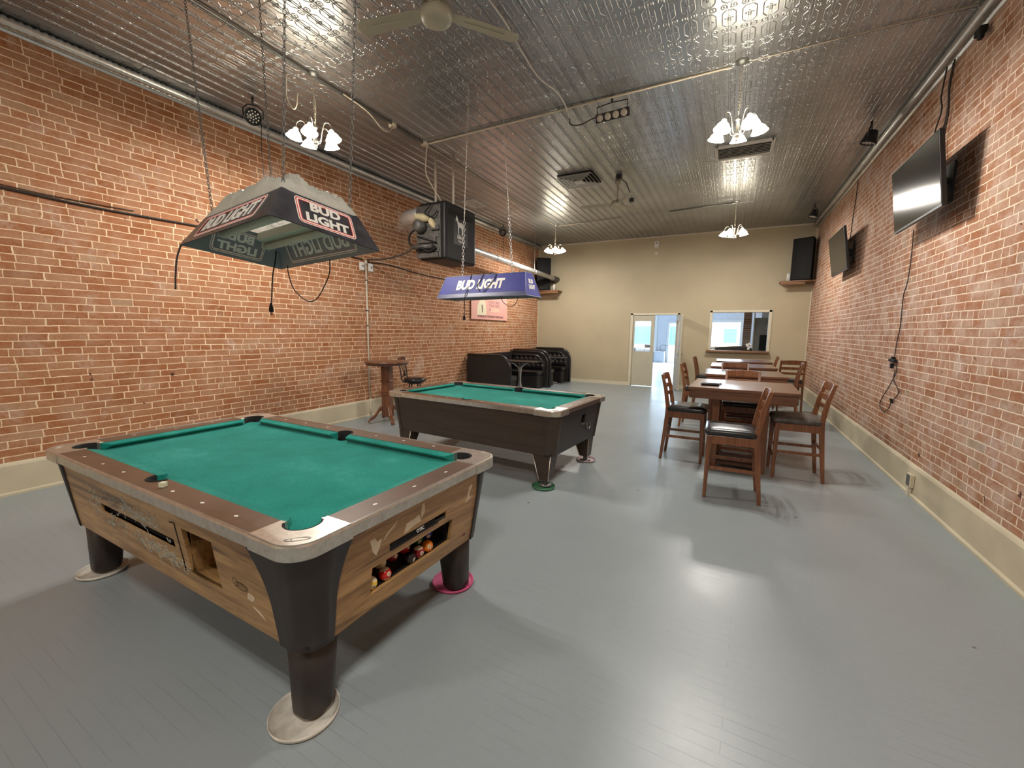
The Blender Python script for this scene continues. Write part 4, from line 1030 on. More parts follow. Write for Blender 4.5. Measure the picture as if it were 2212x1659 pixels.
q = lp(-.186, -.19, -.225); g = MB(); g.lathe([(.005, .03), (.012, .015), (.017, -.02), (.012, -.022), (0, -.022)], (0, 0, 0), 12); g.v = [tuple(inv(L2) @ (Vector(v_)+q)) for v_ in g.v]; obj('plug', g, 'black_rubber', L2)
lcord(L2, [lp(-.0, .03, .25), lp(-.0, -.07, .255), lp(-.03, -.11, .17), lp(-.05, -.135, .12), lp(-.02, -.15, .085), lp(0, -.16, .06)], .0040, 'short crooked black cord lying across the lettering of the blue lamp')
lcord(L2, [lp(-.0, .0, .256), lp(.1, -.06, .262), lp(.16, -.085, .24), lp(.13, -.12, .15), lp(.06, -.16, .07), lp(.05, -.17, .05)], .0040, 'curved black cord lying across the right letters of the blue lamp')
lcord(L2, [lp(.10, .12, .02), lp(.14, .12, -.05), lp(.22, .12, -.09), lp(.29, .12, -.07), lp(.33, .12, .01)], .0036, 'thin cord sagging under the right half of the blue lamp')

# ------------------------------------------------------------------ counter tables and chairs
def counter_table(x, y, rz, label):
    t = thing('counter_table', label, 'table', (x, y, 0), (0, 0, rz), 'square counter-height dining tables')
    g = MB(); g.bx(-.51, .51, -.49, .49, .888, .92); obj('tabletop', g, 'table_wood', t, .004)
    g = MB()
    for s in (-1, 1): g.bx(-.485, .485, s*.465-.012, s*.465+.012, .80, .888); g.bx(s*.485-.012, s*.485+.012, -.465, .465, .80, .888)
    obj('apron', g, 'table_wood', t, .002)
    for sx in (-1, 1):
        for sy in (-1, 1):
            g = MB(); g.bx(sx*.235-.035, sx*.235+.035, sy*.22-.035, sy*.22+.035, 0, .80); obj('post', g, 'chair_wood', t, .004)
    g = MB(); g.bx(-.20, .20, -.22, .22, .04, .075); obj('bottom_shelf', g, 'table_wood', t, .002)
    g = MB(); g.bx(-.20, .20, -.22, .22, .40, .425); obj('shelf', g, 'table_wood', t, .002)
    for s in (-1, 1):
        g = MB(); g.bx(s*.232-.008, s*.232+.008, -.18, .18, .06, .80); obj('side_panel', g, 'chair_wood', t)
    g = MB()
    for k in range(6): g.bx(-.20, .20, .19, .205, .11+k*.048, .145+k*.048)
    obj('slatted_back', g, 'chair_wood', t)
    g = MB(); g.bx(-.30, .30, -.30, .30, .775, .80); obj('top_block', g, 'chair_wood', t)
    return t
CT = counter_table(.160, 5.40, -.035, 'nearest square brown table, black tray resting on its top left')
TB = [(.215, 7.15, .03, 'second square brown table from the front, directly behind the tray table'), (.235, 8.80, .02, 'third square brown table from the front, between two side chairs'), (.28, 10.40, .03, 'farthest square brown table, just in front of the hatch sill')]
for x, y, r, lab in TB: dup(CT, (x, y, 0), (0, 0, r), lab)
def chair_proto(x, y, rz, label):
    t = thing('counter_chair', label, 'chair', (x, y, 0), (0, 0, rz), 'ladder-back counter chairs')
    for s in (-1, 1):
        g = MB(); g.taper((s*.195, .195, 0), (.028, .028, 0), (s*.192, .185, .58), (.044, .044, 0)); obj('leg', g, 'chair_wood', t, .003)
        # rear leg and back post in one bent piece
        g = MB(); secs = [(-.245, 0, .030), (-.215, .30, .040), (-.19, .58, .048), (-.192, .64, .046), (-.225, .84, .040), (-.268, 1.005, .032)]
        g.loft([[(s*.192+a*.015, y_+b_*d/2, z) for a, b_ in ((-1, -1), (1, -1), (1, 1), (-1, 1))] for y_, z, d in secs], True, True, False); obj('back_post', g, 'chair_wood', t, .003)
    g = MB(); g.bx(-.19, .19, .175, .20, .51, .585); g.bx(-.19, .19, -.20, -.18, .51, .585)
    for s in (-1, 1): g.bx(s*.20-.012, s*.20+.010, -.18, .18, .51, .585)
    obj('seat_frame', g, 'chair_wood', t, .002)
    g = MB(); rings = []
    for z, k in ((.585, .93), (.592, 1.0), (.618, 1.02), (.640, .97), (.650, .80), (.652, .35)):
        rings.append([(x_*k, y_*k+.01, z) for x_, y_ in rrect(.435, .43, .05, 4)])
    g.loft(rings); obj('seat', g, 'brown_vinyl' if False else 'vinyl', t)
    for z, h_, dy in ((.965, .072, -.256), (.860, .052, -.231), (.765, .043, -.213)):
        g = MB(); rings = []
        for k in range(9):
            u = -1+k/4; bow = -.022*(1-u*u); rings.append([(u*.18, dy+bow-.009, z-h_/2), (u*.18, dy+bow+.009, z-h_/2), (u*.18, dy+bow+.005, z+h_/2+.012*(1-u*u)*(h_ > .07)), (u*.18, dy+bow-.011, z+h_/2+.012*(1-u*u)*(h_ > .07))])
        g.loft(rings, True, True, False); obj('back_slat', g, 'chair_wood', t, .002)
    g = MB(); g.bx(-.19, .19, .184, .20, .205, .235); obj('stretcher', g, 'chair_wood', t)
    g = MB(); g.bx(-.19, .19, -.222, -.206, .325, .355); obj('stretcher', g, 'chair_wood', t)
    for s in (-1, 1):
        g = MB(); g.bx(s*.192-.008, s*.192+.008, -.21, .19, .27, .30); obj('stretcher', g, 'chair_wood', t)
    return t
CH = chair_proto(.075, 4.36, PI/2+.02, 'nearest chair of all, in front of the tray table with its back to the right')
for x, y, r, lab in [(-.40, 5.42, -PI/2-.02, 'chair at the left side of the tray table, shiny black seat facing right'),
    (.68, 5.30, PI/2+.03, 'worn grey-seated chair at the right side of the tray table'),
    (.18, 6.14, PI-.03, 'chair pushed into the far side of the tray table, its back seen above the top'),
    (.10, 7.79, PI-.05, 'chair between the second and third tables, its back rail above the second tabletop'),
    (-.385, 7.40, -PI/2-.05, 'chair at the left side of the second table'),
    (-.36, 9.62, -PI/2-.03, 'left-hand chair nearest the open door leaf'),
    (.87, 8.70, PI/2-.08, 'right-hand chair beside the third table with two lit back slats'),
    (.70, 10.95, PI/2-.05, 'small looking right-hand chair beside the farthest table'),
    (1.06, 9.62, .06, 'chair by the right brick wall, its back turned to the camera')]:
    c_ = dup(CH, (x, y, 0), (0, 0, r), lab)
    if 'worn' in lab:
        for o in bpy.data.objects:
            if o.parent == c_ and o.name.startswith('seat') and 'frame' not in o.name:
                o.data = o.data.copy(); o.data.materials.clear(); o.data.materials.append(plain('worn_vinyl', (.085, .072, .062), .5, var=.5, scale=14))
tr = thing('serving_tray', 'black tray with a silver rim lying on the nearest table', 'tray', (-.16, 5.18, .9205), (0, 0, .05))
g = MB(); g.loft([[(x, y, z) for x, y in rrect(w_, h_, .02, 3)] for w_, h_, z in ((.17, .10, 0), (.20, .13, .022), (.195, .125, .022), (.165, .095, .004))]); obj('tray', g, 'black_plastic', tr)
g = MB(); g.box((.01, .0, .026), (.16, .03, .006)); obj('pen', g, 'chrome', tr)
g = MB(); g.bx(-.08, .08, -.05, .05, 0, .012); one('check_holder', g, 'black_plastic', 'flat black bill folder just behind the tray', 'folder', (-.13, 5.36, .9205), None, .003, (0, 0, .1))

# ------------------------------------------------------------------ pub table, bar stool
pt = thing('pub_table', 'round brown pedestal pub table by the left wall', 'table', (-4.84, 5.13, 0), (0, 0, .2))
g = MB(); g.lathe([(0, .93), (.315, .93), (.325, .935), (.325, .965), (.345, .968), (.345, .985), (.33, .992), (0, .992)], (0, 0, 0), 48); obj('tabletop', g, 'pub_wood', pt)
g = MB(); sq = lambda w_, z: [(x, y, z) for x, y in rrect(w_, w_, w_*.18, 3)]
g.loft([sq(.15, .10), sq(.15, .45), sq(.17, .455), sq(.17, .475), sq(.155, .48), sq(.155, .49), sq(.17, .495), sq(.17, .51), sq(.15, .52), sq(.14, .66), sq(.165, .665), sq(.165, .68), sq(.145, .69), sq(.15, .93)], True, True, False); obj('pedestal', g, 'pub_wood', pt)
for k in range(4):
    a = PI/4+k*PI/2; c, s = math.cos(a), math.sin(a)
    pts = smoothpath([(.06, .26), (.13, .22), (.20, .12), (.27, .075), (.31, .03)], 4); g = MB(); rings = []
    for i, q in enumerate(pts):
        tt = i/(len(pts)-1); hh_ = .075*(1-tt)+.035*tt; wd = .028
        rings.append([Vector((q.x*c-wd*s_*s, q.x*s+wd*s_*c, max(0.0, q.y+dz*hh_/2))) for s_, dz in ((-1, -1), (1, -1), (1, 1), (-1, 1))])
    g.loft(rings, True, True, False); obj('foot', g, 'pub_wood', pt, .006)
st = thing('bar_stool', 'dark metal swivel bar stool with round black seat behind the pub table', 'stool', (-5.03, 6.03, 0), (0, 0, -1.15))
for a in (PI/4, 3*PI/4, 5*PI/4, 7*PI/4):
    g = MB(); g.tube([(.10*math.cos(a), .10*math.sin(a), .545), (.15*math.cos(a), .15*math.sin(a), .30), (.22*math.cos(a), .22*math.sin(a), .01)], .011, 8); obj('leg', g, 'black_plastic', st)
g = MB(); g.tube([(.155*math.cos(2*PI*i/28), .155*math.sin(2*PI*i/28), .22) for i in range(28)], .009, 6, True); g.lathe([(0, .53), (.13, .53), (.15, .55), (.15, .56), (0, .56)], (0, 0, 0), 24); obj('foot_ring', g, 'black_plastic', st)
g = MB(); g.lathe([(0, .56), (.185, .56), (.20, .58), (.20, .605), (.18, .628), (.10, .64), (0, .642)], (0, 0, 0), 36); obj('seat', g, 'vinyl', st)
for s in (-1, 1):
    g = MB(); g.tube(smoothpath([(s*.14, -.12, .555), (s*.17, -.18, .60), (s*.175, -.20, .75), (s*.18, -.235, .98)], 4), .010, 8); obj('back_post', g, 'black_plastic', st)
g = MB()
for s in (-1, 0, 1): g.tube(smoothpath([(s*.04, -.185, .655), (s*.05, -.19, .74), (s*.10, -.21, .85), (s*.13, -.225, .95)] if s else [(0, -.185, .655), (0, -.19, .75), (0, -.23, .95)], 4), .006, 6)
g.tube([(-.172, -.19, .655), (.172, -.19, .655)], .007, 6); obj('back_spindles', g, 'black_plastic', st)
g = MB(); rings = []
for k in range(9):
    u = -1+k/4; b_ = -.03*(1-u*u); rings.append([(u*.185, -.245+b_, .945), (u*.185, -.225+b_, .945), (u*.185, -.225+b_, 1.0), (u*.185, -.245+b_, 1.0)])
g.loft(rings, True, True, False); obj('top_rail', g, 'pub_wood', st, .004)

# ------------------------------------------------------------------ tufted booths along the left wall
def booth(y0, y1, label, hb=1.0):
    x0 = XL((y0+y1)/2)+.03; Wd_, D_ = 1.09, y1-y0
    t = thing('booth', label, 'booth', (x0, y0, 0), (0, 0, 0), 'black tufted booths')
    prof = [(0, 0), (Wd_, 0), (Wd_, .60)]+arc(Wd_-.30, .66, .30, 0, PI/2, 10)[1:]
    prof = [(x, z*hb/.96 if z > .5 else z) for x, z in prof]+[(0, hb)]
    for y in (0, D_-.07):
        g = MB(); n = len(prof); vs = [(x, y, z) for x, z in prof]+[(x, y+.07, z) for x, z in prof]
        g.add(vs, [tuple(range(n)), tuple(reversed(range(n, 2*n)))]+[(i, (i+1) % n, n+(i+1) % n, n+i) for i in range(n)]); sp = obj('side_panel', g, 'vinyl_matte', t, .012, 3)
        yy = y+.035; g = MB(); g.tube([(x, yy, z) for x, z in prof[1:]], .041, 8); obj('padded_edge', g, 'vinyl', sp)
    g = MB(); g.bx(0, .07, .07, D_-.07, 0, hb); obj('back_panel', g, 'vinyl_matte', t, .01)
    # tufted pads on the two side panels
    def pad(face):
        nx, nz = 56, 30; vs = []; fs = []; xa, xb, za, zb = .07, Wd_-.06, .46, hb-.05
        for i in range(nx+1):
            for j in range(nz+1):
                x = xa+(xb-xa)*i/nx; z = za+(zb-za)*j/nz
                lim = hb-.05-(max(0, x-(Wd_-.36))/.30)**2*.22
                zz = za+(lim-za)*j/nz
                su, sv = .135, .17
                d = 9
                gx, gz = x/su, (zz-za)/sv+.0
                rr = math.floor(gz+.5)
                for r_ in (rr-1, rr, rr+1):
                    cx_ = round(gx-(.5 if r_ % 2 else 0))+(.5 if r_ % 2 else 0)
                    for dx_ in (-1, 0, 1): d = min(d, math.hypot((gx-cx_-dx_)*su, (gz-r_)*sv))
                bulge = .045*min(1, (d/.07))**.6
                edge = min(1, min(i, nx-i)/3, min(j, nz-j)/2)
                vs.append((x, bulge*edge, zz))
        for i in range(nx):
            for j in range(nz): a = i*(nz+1)+j; fs.append((a, a+1, a+nz+2, a+nz+1))
        g = MB()
        g.M = Matrix.Translation((0, .075, 0)) if face > 0 else Matrix.Translation((0, D_-.075, 0)) @ Matrix.Scale(-1, 4, (0, 1, 0))
        g.add(vs, fs, True); return g
    obj('tufted_pad', pad(1), 'vinyl', t); obj('tufted_pad', pad(-1), 'vinyl', t)
    for y in (.08, D_-.08-.42):
        g = MB(); g.bx(.07, Wd_-.08, y, y+.42, 0, .34); obj('bench_base', g, 'vinyl_matte', t, .01)
        g = MB(); g.bx(.07, Wd_-.05, y, y+.44 if y < .5 else y+.42, .34, .47); obj('seat_cushion', g, 'vinyl', t, .05, 4)
    return t
b1 = booth(8.27, 10.50, 'nearer black tufted booth with its plain end panel facing the pool tables', .93)
b2 = booth(10.51, 12.13, 'farther black tufted booth in the corner against the beige wall', .97)
def booth_table(x, y, label):
    t = thing('booth_table', label, 'table', (x, y, 0), (0, 0, 0), 'booth tables with curved chrome legs')
    g = MB(); g.bx(-.52, .46, -.28, .28, .735, .765); obj('tabletop', g, 'black_plastic', t, .006)
    for k in range(4):
        a = PI/4+k*PI/2; c, s = math.cos(a), math.sin(a)
        g = MB(); g.tube([(q.x*c, q.x*s, q.y) for q in smoothpath([(.24, .732), (.17, .70), (.05, .60), (.025, .40), (.03, .20), (.10, .06), (.27, .015)], 5)], .013, 8); obj('leg', g, 'chrome', t)
    return t
b_a = booth_table(-4.55, 9.40, 'dark booth table with curved chrome legs in the nearer booth')
dup(b_a, (-4.55, 11.32, 0), None, 'dark booth table with curved chrome legs in the farther corner booth')

# ------------------------------------------------------------------ televisions on the right wall
def television(y0, y1, xt, xb, zt, zb, label):
    cx_, cy_, cz_ = (xt+xb)/2, (y0+y1)/2, (zt+zb)/2; tilt = math.atan2(xb-xt, zt-zb); hh_ = math.hypot(zt-zb, xb-xt); ww = y1-y0
    t = thing('wall_television', label, 'television', (cx_, cy_, cz_), (0, -tilt*-1 if False else 0, 0))
    M = Matrix.Rotation(-tilt, 4, 'Y')          # screen faces -x and leans forward at the top
    g = MB(); g.M = M; g.bx(0, .035, -ww/2, ww/2, -hh_/2, hh_/2); g.bx(.035, .06, -ww*.32, ww*.32, -hh_*.35, hh_*.3); obj('housing', g, 'black_plastic', t, .004)
    g = MB(); g.M = M; g.bx(-.0015, .001, -ww/2+.010, ww/2-.010, -hh_/2+.020, hh_/2-.010); obj('screen', g, 'tv_screen', t)
    g = MB(); dx_ = XR-cx_; g.box((dx_-.012, 0, 0), (.02, .24, .34)); g.box((dx_/2+.02, .05, .04), (dx_-.06, .035, .05)); g.box((dx_/2+.02, -.05, -.04), (dx_-.06, .035, .05)); g.M = M; g.box((.065, 0, 0), (.02, .42, .36)); obj('wall_bracket', g, 'black_plastic', t)
    return t
television(4.70, 5.81, 1.357, 1.433, 3.115, 2.52, 'nearer black flat television on the right brick wall, leaning forward')
television(8.06, 9.17, 1.39, 1.488, 3.10, 2.47, 'farther black flat television on the right brick wall, towards the speaker')
# ------------------------------------------------------------------ speakers, shelves, white devices
def speaker(x, y, z, rz, label, lean=0):
    t = thing('loudspeaker', label, 'speaker', (x, y, z), (lean, 0, rz))
    p = [(-.21, -.16), (.21, -.16), (.13, .17), (-.13, .17)]
    g = MB(); g.prism(p, 0, .93); obj('cabinet', g, 'speaker_black', t, .012)
    g = MB(); rings = [[(-.20, -.163, z_), (-.10, -.178, z_), (0, -.184, z_), (.10, -.178, z_), (.20, -.163, z_), (.20, -.155, z_), (-.20, -.155, z_)] for z_ in (.02, .91)]; g.loft(rings, True, True, False); obj('grille', g, 'black_rubber', t, .004)
    return t
speaker(1.40, 11.88, 2.711, math.radians(-28), 'tall black loudspeaker on the wooden shelf in the right corner')
speaker(-5.06, 11.9, 2.681, math.radians(35), 'tall black loudspeaker on the wooden shelf in the left corner')
def corner_shelf(sg, x_end, z, label):
    xw = XR if sg > 0 else XL(YB)
    g = MB(); p = [(xw-sg*.002, YB-.002), (x_end, YB-.002), (x_end, YB-.36), (xw-sg*.18, YB-.44), (xw-sg*.002, YB-.44)]
    if sg > 0: p.reverse()
    g.prism(p, z-.025, z); g.bx(min(x_end, xw-sg*.2), max(x_end, xw-sg*.2), YB-.385, YB-.36, z-.085, z)
    return one('corner_shelf', g, 'shelf_wood', label, 'shelf')
corner_shelf(1, .955, 2.71, 'brown wooden corner shelf carrying the right loudspeaker')
corner_shelf(-1, -4.53, 2.68, 'brown wooden corner shelf carrying the left loudspeaker')
g = MB(); g.loft([[(x, y, z) for x, y in rrect(.075*k, .065*k, .02*k, 3)] for z, k in ((0, 1), (.13, 1), (.165, .85), (.18, .4))]); one('air_freshener', g, 'white_plastic', 'white air freshener on the shelf left of the right loudspeaker', 'air freshener', (1.12, 11.93, 2.711))
g = MB(); g.loft([[(x, y, z) for x, y in rrect(.075*k, .065*k, .02*k, 3)] for z, k in ((0, 1), (.13, 1), (.165, .85), (.18, .4))]); one('air_freshener', g, 'white_plastic', 'white air freshener on the left corner shelf, partly behind the silver pipe', 'air freshener', (-4.70, 11.93, 2.681))
al = thing('wall_alarm', 'small white alarm box high on the beige wall above the door', 'alarm', (-1.895, YB, 3.82))
g = MB(); g.bx(-.055, .055, -.03, 0, -.08, .08); obj('housing', g, 'white_plastic', al, .006)
g = MB(); g.sphere((0, -.03, .03), .014, 10, 6); obj('lens', g, 'black_plastic', al)
g = MB(); g.lathe([(0, .02), (.03, .018), (.05, .0)], (-1.90, YB-.0, 3.60), 20, (0, -1, 0)); one('smoke_detector', g, 'cream_trim', 'round cream detector just below the alarm box on the beige wall', 'detector')

# ------------------------------------------------------------------ hanging heater
ht = thing('unit_heater', 'black hanging unit heater with a white horse emblem and grimy open side', 'heater', (-4.24, 5.2, 2.52))
BX, BY, BZ = .49, .85, .82
g = MB(); g.bx(.0, BX, .03, BY, 0, BZ); body = obj('body', g, 'heater_black', ht, .035, 3)
g = MB(); g.bx(BX-.002, BX+.004, .10, BY-.10, BZ-.175, BZ-.095); obj('top_slot', g, 'dark_void', body)
g = MB(); g.bx(.0, BX-.06, -.02, .035, .02, .76)
for z in (.10, .30, .46): g.bx(.02, BX-.08, -.035, .0, z, z+.055)
obj('rear_frame', g, 'heater_grey', ht, .004)
g = MB(); g.lathe([(0, -.14), (.05, -.14), (.085, -.11), (.10, -.04), (.10, .05), (0, .05)], (.10, -.02, .47), 24, (0, 1, 0)); g.cyl((-.02, -.08, .18), (.34, -.08, .17), .035, .035, 12); obj('fan_motor', g, 'heater_grey', ht)
g = MB(); g.M = Matrix.Translation((.14, -.06, .585)) @ Matrix.Rotation(.25, 4, 'Y'); g.sphere((0, 0, 0), .12, 24, 14, (1.15, .7, .5)); g.M = Matrix.Translation((.30, -.035, .50)) @ Matrix.Rotation(.9, 4, 'Y'); g.sphere((0, 0, 0), .09, 20, 12, (1.2, .5, .5)); obj('insulation_wrap', g, 'insulation', ht)
def hose(pts, r, k=5):
    g = MB(); g.tube(smoothpath(pts, k), r, 8); obj('hose', g, 'black_rubber', ht)
hose([(.02, -.09, .42), (-.06, -.10, .36), (-.08, -.09, .26), (-.03, -.08, .18), (.05, -.07, .20)], .014); hose([(.04, -.08, .12), (.16, -.11, .15), (.26, -.07, .10), (.38, -.06, .15)], .016); hose([(.30, -.06, .75), (.22, -.10, .64), (.33, -.08, .58), (.40, -.05, .66)], .009); hose([(.05, -.07, .33), (.38, -.05, .22)], .012)
g = MB(); g.cyl((.01, .22, .725), (-.125, .245, .722), .112, .112, 24); obj('flue_collar', g, 'galvanized', ht)
if 0: g.tube(smoothpath([(.02, -.09, .42), (-.06, -.10, .36), (-.08, -.09, .26), (-.03, -.08, .18), (.05, -.07, .20)], 5), .014, 8); g.tube(smoothpath([(.04, -.08, .12), (.16, -.11, .15), (.26, -.07, .10), (.38, -.06, .15)], 5), .016, 8); g.tube(smoothpath([(.30, -.06, .75), (.22, -.10, .64), (.33, -.08, .58), (.40, -.05, .66)], 5), .009, 6); g.tube([(.05, -.07, .33), (.38, -.05, .22)], .012, 6); obj('hoses', g, 'black_rubber', ht)
g = MB(); g.bx(.03, .36, -.05, -.01, .23, .30); g.bx(.28, .42, -.06, 0, .40, .47); g.bx(.05, .40, -.05, 0, .02, .09); obj('burner_bracket', g, 'heater_grey', ht, .006)
g = MB(); g.bx(BX, BX+.003, .22, .60, .25, .62); lg = obj('emblem_plate', g, 'black_plastic', ht)
# horse outline
hp = [(.00, .78), (.03, .80), (.05, .86), (.075, .93), (.085, 1.0), (.11, .97), (.14, .95), (.19, .86), (.24, .74), (.30, .68), (.44, .655), (.56, .67), (.66, .655), (.74, .60), (.80, .46), (.80, .30), (.77, .26), (.76, .40), (.735, .50), (.72, .34), (.735, .20), (.71, .02), (.62, .0), (.64, .18), (.60, .32), (.52, .40), (.42, .385), (.33, .37), (.32, .20), (.335, .03), (.25, .03), (.25, .20), (.235, .38), (.20, .52), (.16, .66), (.13, .72), (.09, .70), (.03, .70)]
g = MB(); g.M = frame((BX+.0035, .275, .405), (0, 1, 0), (0, 0, 1)) @ Matrix.Scale(.26, 4); g.prism(hp, 0, .012); obj('horse_emblem', g, 'print_white', lg)
obj('lettering', text_mb('Blind', .085, .0008, .002, .1, frame((BX+.005, .40, .365), (0, 1, 0), (0, 0, 1))), 'print_white', lg)
obj('lettering', text_mb('Horse', .06, .0008, .001, .1, frame((BX+.005, .42, .305), (0, 1, 0), (0, 0, 1))), 'print_white', lg)
for x, y in ((.205, .18), (.445, .29)):
    g = MB(); g.cyl((x, y, BZ-.01), (x, y, H-2.52), .017, .017, 12); obj('hanging_pipe', g, 'conduit_paint', ht)
wcord('flexible_conduit', [(-3.87, 4.98, H-.03), (-3.93, 5.02, 3.8), (-3.95, 5.08, 3.62), (-3.88, 5.30, 3.36)], .009, 'conduit_paint', 'white flexible conduit curving from the ceiling down to the heater', 'conduit')
# round flue duct with elbow, then the long thin pipe
g = MB(); path = smoothpath([(-4.37, 5.445, 3.242), (-4.50, 5.46, 3.24), (-4.70, 5.53, 3.24), (-4.84, 5.75, 3.22), (-4.87, 6.1, 3.20), (-4.87, 6.6, 3.18)], 4)
rr = [.112+(.004 if i % 3 == 0 else 0) for i in range(len(path))]; g.tube(path, rr, 24)
one('flue_duct', g, 'galvanized', 'fat silver flue duct elbow on the left side of the heater', 'duct')
fp = thing('flue_pipe', 'long thin silver pipe running along the left wall into the far corner', 'pipe', (0, 0, 0))
g = MB(); g.cyl((-4.87, 6.61, 3.17), (-4.70, 12.0, 3.02), .062, .062, 20); obj('pipe', g, 'galvanized', fp)
g = MB(); g.cyl((-4.705, 11.85, 3.023), (-4.70, YB-.02, 3.015), .075, .08, 20); obj('end_collar', g, 'heater_grey', fp)
g = MB()
for y, x in ((8.6, -4.807), (10.6, -4.744)): g.cyl((x, y, 3.13-(y-8.6)*.03), (x, y, H), .004, .004, 5); g.tube([(x+.066*math.cos(2*PI*i/16), y, 3.115-(y-8.6)*.03+.066*math.sin(2*PI*i/16)) for i in range(16)], .005, 5, True)
obj('hanger_wires', g, 'galvanized', fp)

# ------------------------------------------------------------------ stage lights
def par_can(x, y, z, aim, label, front=True):
    t = thing('par_can_light', label, 'stage light', (x, y, z))
    d = Vector(aim).normalized()
    g = MB(); g.lathe([(0, -.085), (.045, -.08), (.06, -.05), (.075, .02), (.088, .05), (.088, .065), (.078, .065), (.076, .045), (0, .045)], (0, 0, 0), 28, d)
    hd = obj('housing', g, 'black_plastic', t)
    g = MB(); F = frame((0, 0, 0), d.orthogonal(), d.cross(d.orthogonal())); F2 = F if (F.to_3x3() @ Vector((0, 0, 1))).dot(d) > 0 else F @ Matrix.Rotation(PI, 4, 'X')
    g.M = F2
    for r_, n_ in ((0, 1), (.028, 6), (.056, 11)):
        for k in range(n_): g.sphere((r_*math.cos(2*PI*k/n_), r_*math.sin(2*PI*k/n_), .050), .0085, 8, 5)
    obj('led_lenses', g, 'print_white', hd)
    s = d.cross(Vector((0, 0, 1))).normalized()
    g = MB(); g.tube([s*.095+Vector((0, 0, -.01)), s*.098+Vector((0, 0, .07)), s*.05+Vector((0, 0, .115)), Vector((0, 0, .12)), -s*.05+Vector((0, 0, .115)), -s*.098+Vector((0, 0, .07)), -s*.095+Vector((0, 0, -.01))], .008, 6); g.cyl((0, 0, .115), (0, 0, H-z), .012); obj('yoke', g, 'black_plastic', t)
    return t
par_can(-4.90, 3.21, 3.83, (.75, -.55, -.45), 'black round stage light with white dots by the left cornice, near the first chandelier')
par_can(1.34, 6.78, 3.84, (-.25, .1, -.95), 'black stage light hanging by the right cornice above the nearer television')
par_can(-5.08, 9.45, 3.86, (.35, -.85, -.25), 'small black round stage light at the left cornice beyond the heater')
par_can(1.32, 10.5, 3.85, (-.3, -.1, -.95), 'small dark stage light in the far right ceiling corner')
wcord('hanging_cable', [(-4.87, 3.28, 3.78), (-4.88, 3.27, 3.5), (-4.86, 3.27, 3.1), (-4.87, 3.27, 2.68)], .004, 'black_cord', 'thin black cable hanging straight down from the left stage light')
wcord('hanging_cable', [(-5.07, 9.47, 3.78), (-5.08, 9.47, 3.5), (-5.06, 9.47, 3.15)], .005, 'black_cord', 'thin black cable hanging from the small round stage light past the heater')
lb = thing('led_bar_light', 'short black light bar with four round cream lenses under the ceiling', 'stage light', (-1.31, 4.94, 3.85), (math.radians(24), 0, -.08))
g = MB(); g.box((0, 0, 0), (.37, .05, .085)); obj('housing', g, 'black_plastic', lb, .004)
g = MB()
for k in range(4): g.lathe([(0, .006), (.033, .004), (.036, 0)], (-.135+k*.09, -.027, 0), 20, (0, -1, 0))
obj('lenses', g, 'lens_warm', lb)
g = MB(); g.tube([(-.17, 0, .03), (-.17, .02, .11), (-.0, .02, .12), (.17, .02, .11), (.17, 0, .03)], .006, 6); g.cyl((0, .02, .12), (0, .05, .175), .012); obj('yoke', g, 'black_plastic', lb)
wcord('white_cord', [(-1.818, 2.9, 4.005), (-1.815, 3.33, 4.005), (-1.83, 3.56, 4.0), (-1.86, 3.86, 4.005), (-1.875, 4.22, 4.005), (-1.80, 4.53, 4.0), (-1.82, 4.89, 3.99), (-1.835, 5.02, 3.96)], .007, 'white_paint', 'white cord wandering over the tin ceiling from the fan to the light bar')
wcord('black_lead', [(-1.835, 5.02, 3.96), (-1.83, 5.05, 3.90), (-1.70, 5.02, 3.86), (-1.58, 4.98, 3.87), (-1.50, 4.95, 3.87)], .006, 'black_cord', 'short black lead between the white cord end and the light bar')

# ------------------------------------------------------------------ fans
def fan(x, y, zh, angs, label, mat, Lb_=.62, rod=.25):
    t = thing('ceiling_fan', label, 'ceiling fan', (x, y, zh))
    g = MB(); g.lathe([(0, -.06), (.07, -.058), (.10, -.045), (.108, -.02), (.108, .01), (.095, .02), (.095, .045), (.06, .06), (.03, .075), (0, .075)], (0, 0, 0), 36); obj('motor', g, mat, t)
    g = MB(); g.cyl((0, 0, .07), (0, 0, H-zh-.05), .012); g.lathe([(.012, H-zh-.11), (.045, H-zh-.06), (.05, H-zh)], (0, 0, 0), 20); obj('downrod', g, mat, t)
    for a in angs:
        a = math.radians(a); g = MB(); out = [(.09, -.035), (.16, -.055), (.35, -.062), (Lb_-.06, -.066), (Lb_-.015, -.045), (Lb_, 0), (Lb_-.015, .045), (Lb_-.06, .066), (.35, .062), (.16, .055), (.09, .035)]
        g.M = Matrix.Rotation(a, 4, 'Z') @ Matrix.Rotation(math.radians(7), 4, 'X'); g.prism(out, .004, .012); bl2 = obj('blade', g, mat, t, .003)
        g = MB(); g.M = Matrix.Rotation(a, 4, 'Z') @ Matrix.Rotation(math.radians(7), 4, 'X'); g.prism([(.20, -.006), (Lb_-.12, -.016), (Lb_-.12, .016), (.20, .006)], -.001, .005); obj('blade_rib', g, mat, bl2, .002)
    return t
fan(-1.93, 2.60, 3.63, (190, 52, 300), 'large cream three-blade ceiling fan cut by the top of the photo', 'fan_cream')
fan(-1.84, 7.46, 3.62, (185, 65, 305), 'far cream ceiling fan between the vent and the beige wall', 'fan_cream', .62)
g = MB(); g.box((0, 0, 0), (.07, .05, .06)); g.tube([(-.16, -.25, .30), (-.08, -.1, .26), (0, 0, .03)], .007, 5); g.bx(-.2, -.12, -.3, -.22, .27, .34); one('ceiling_camera', g, 'black_plastic', 'small black camera hanging beside the far ceiling fan', 'camera', (-1.62, 7.55, 3.69))
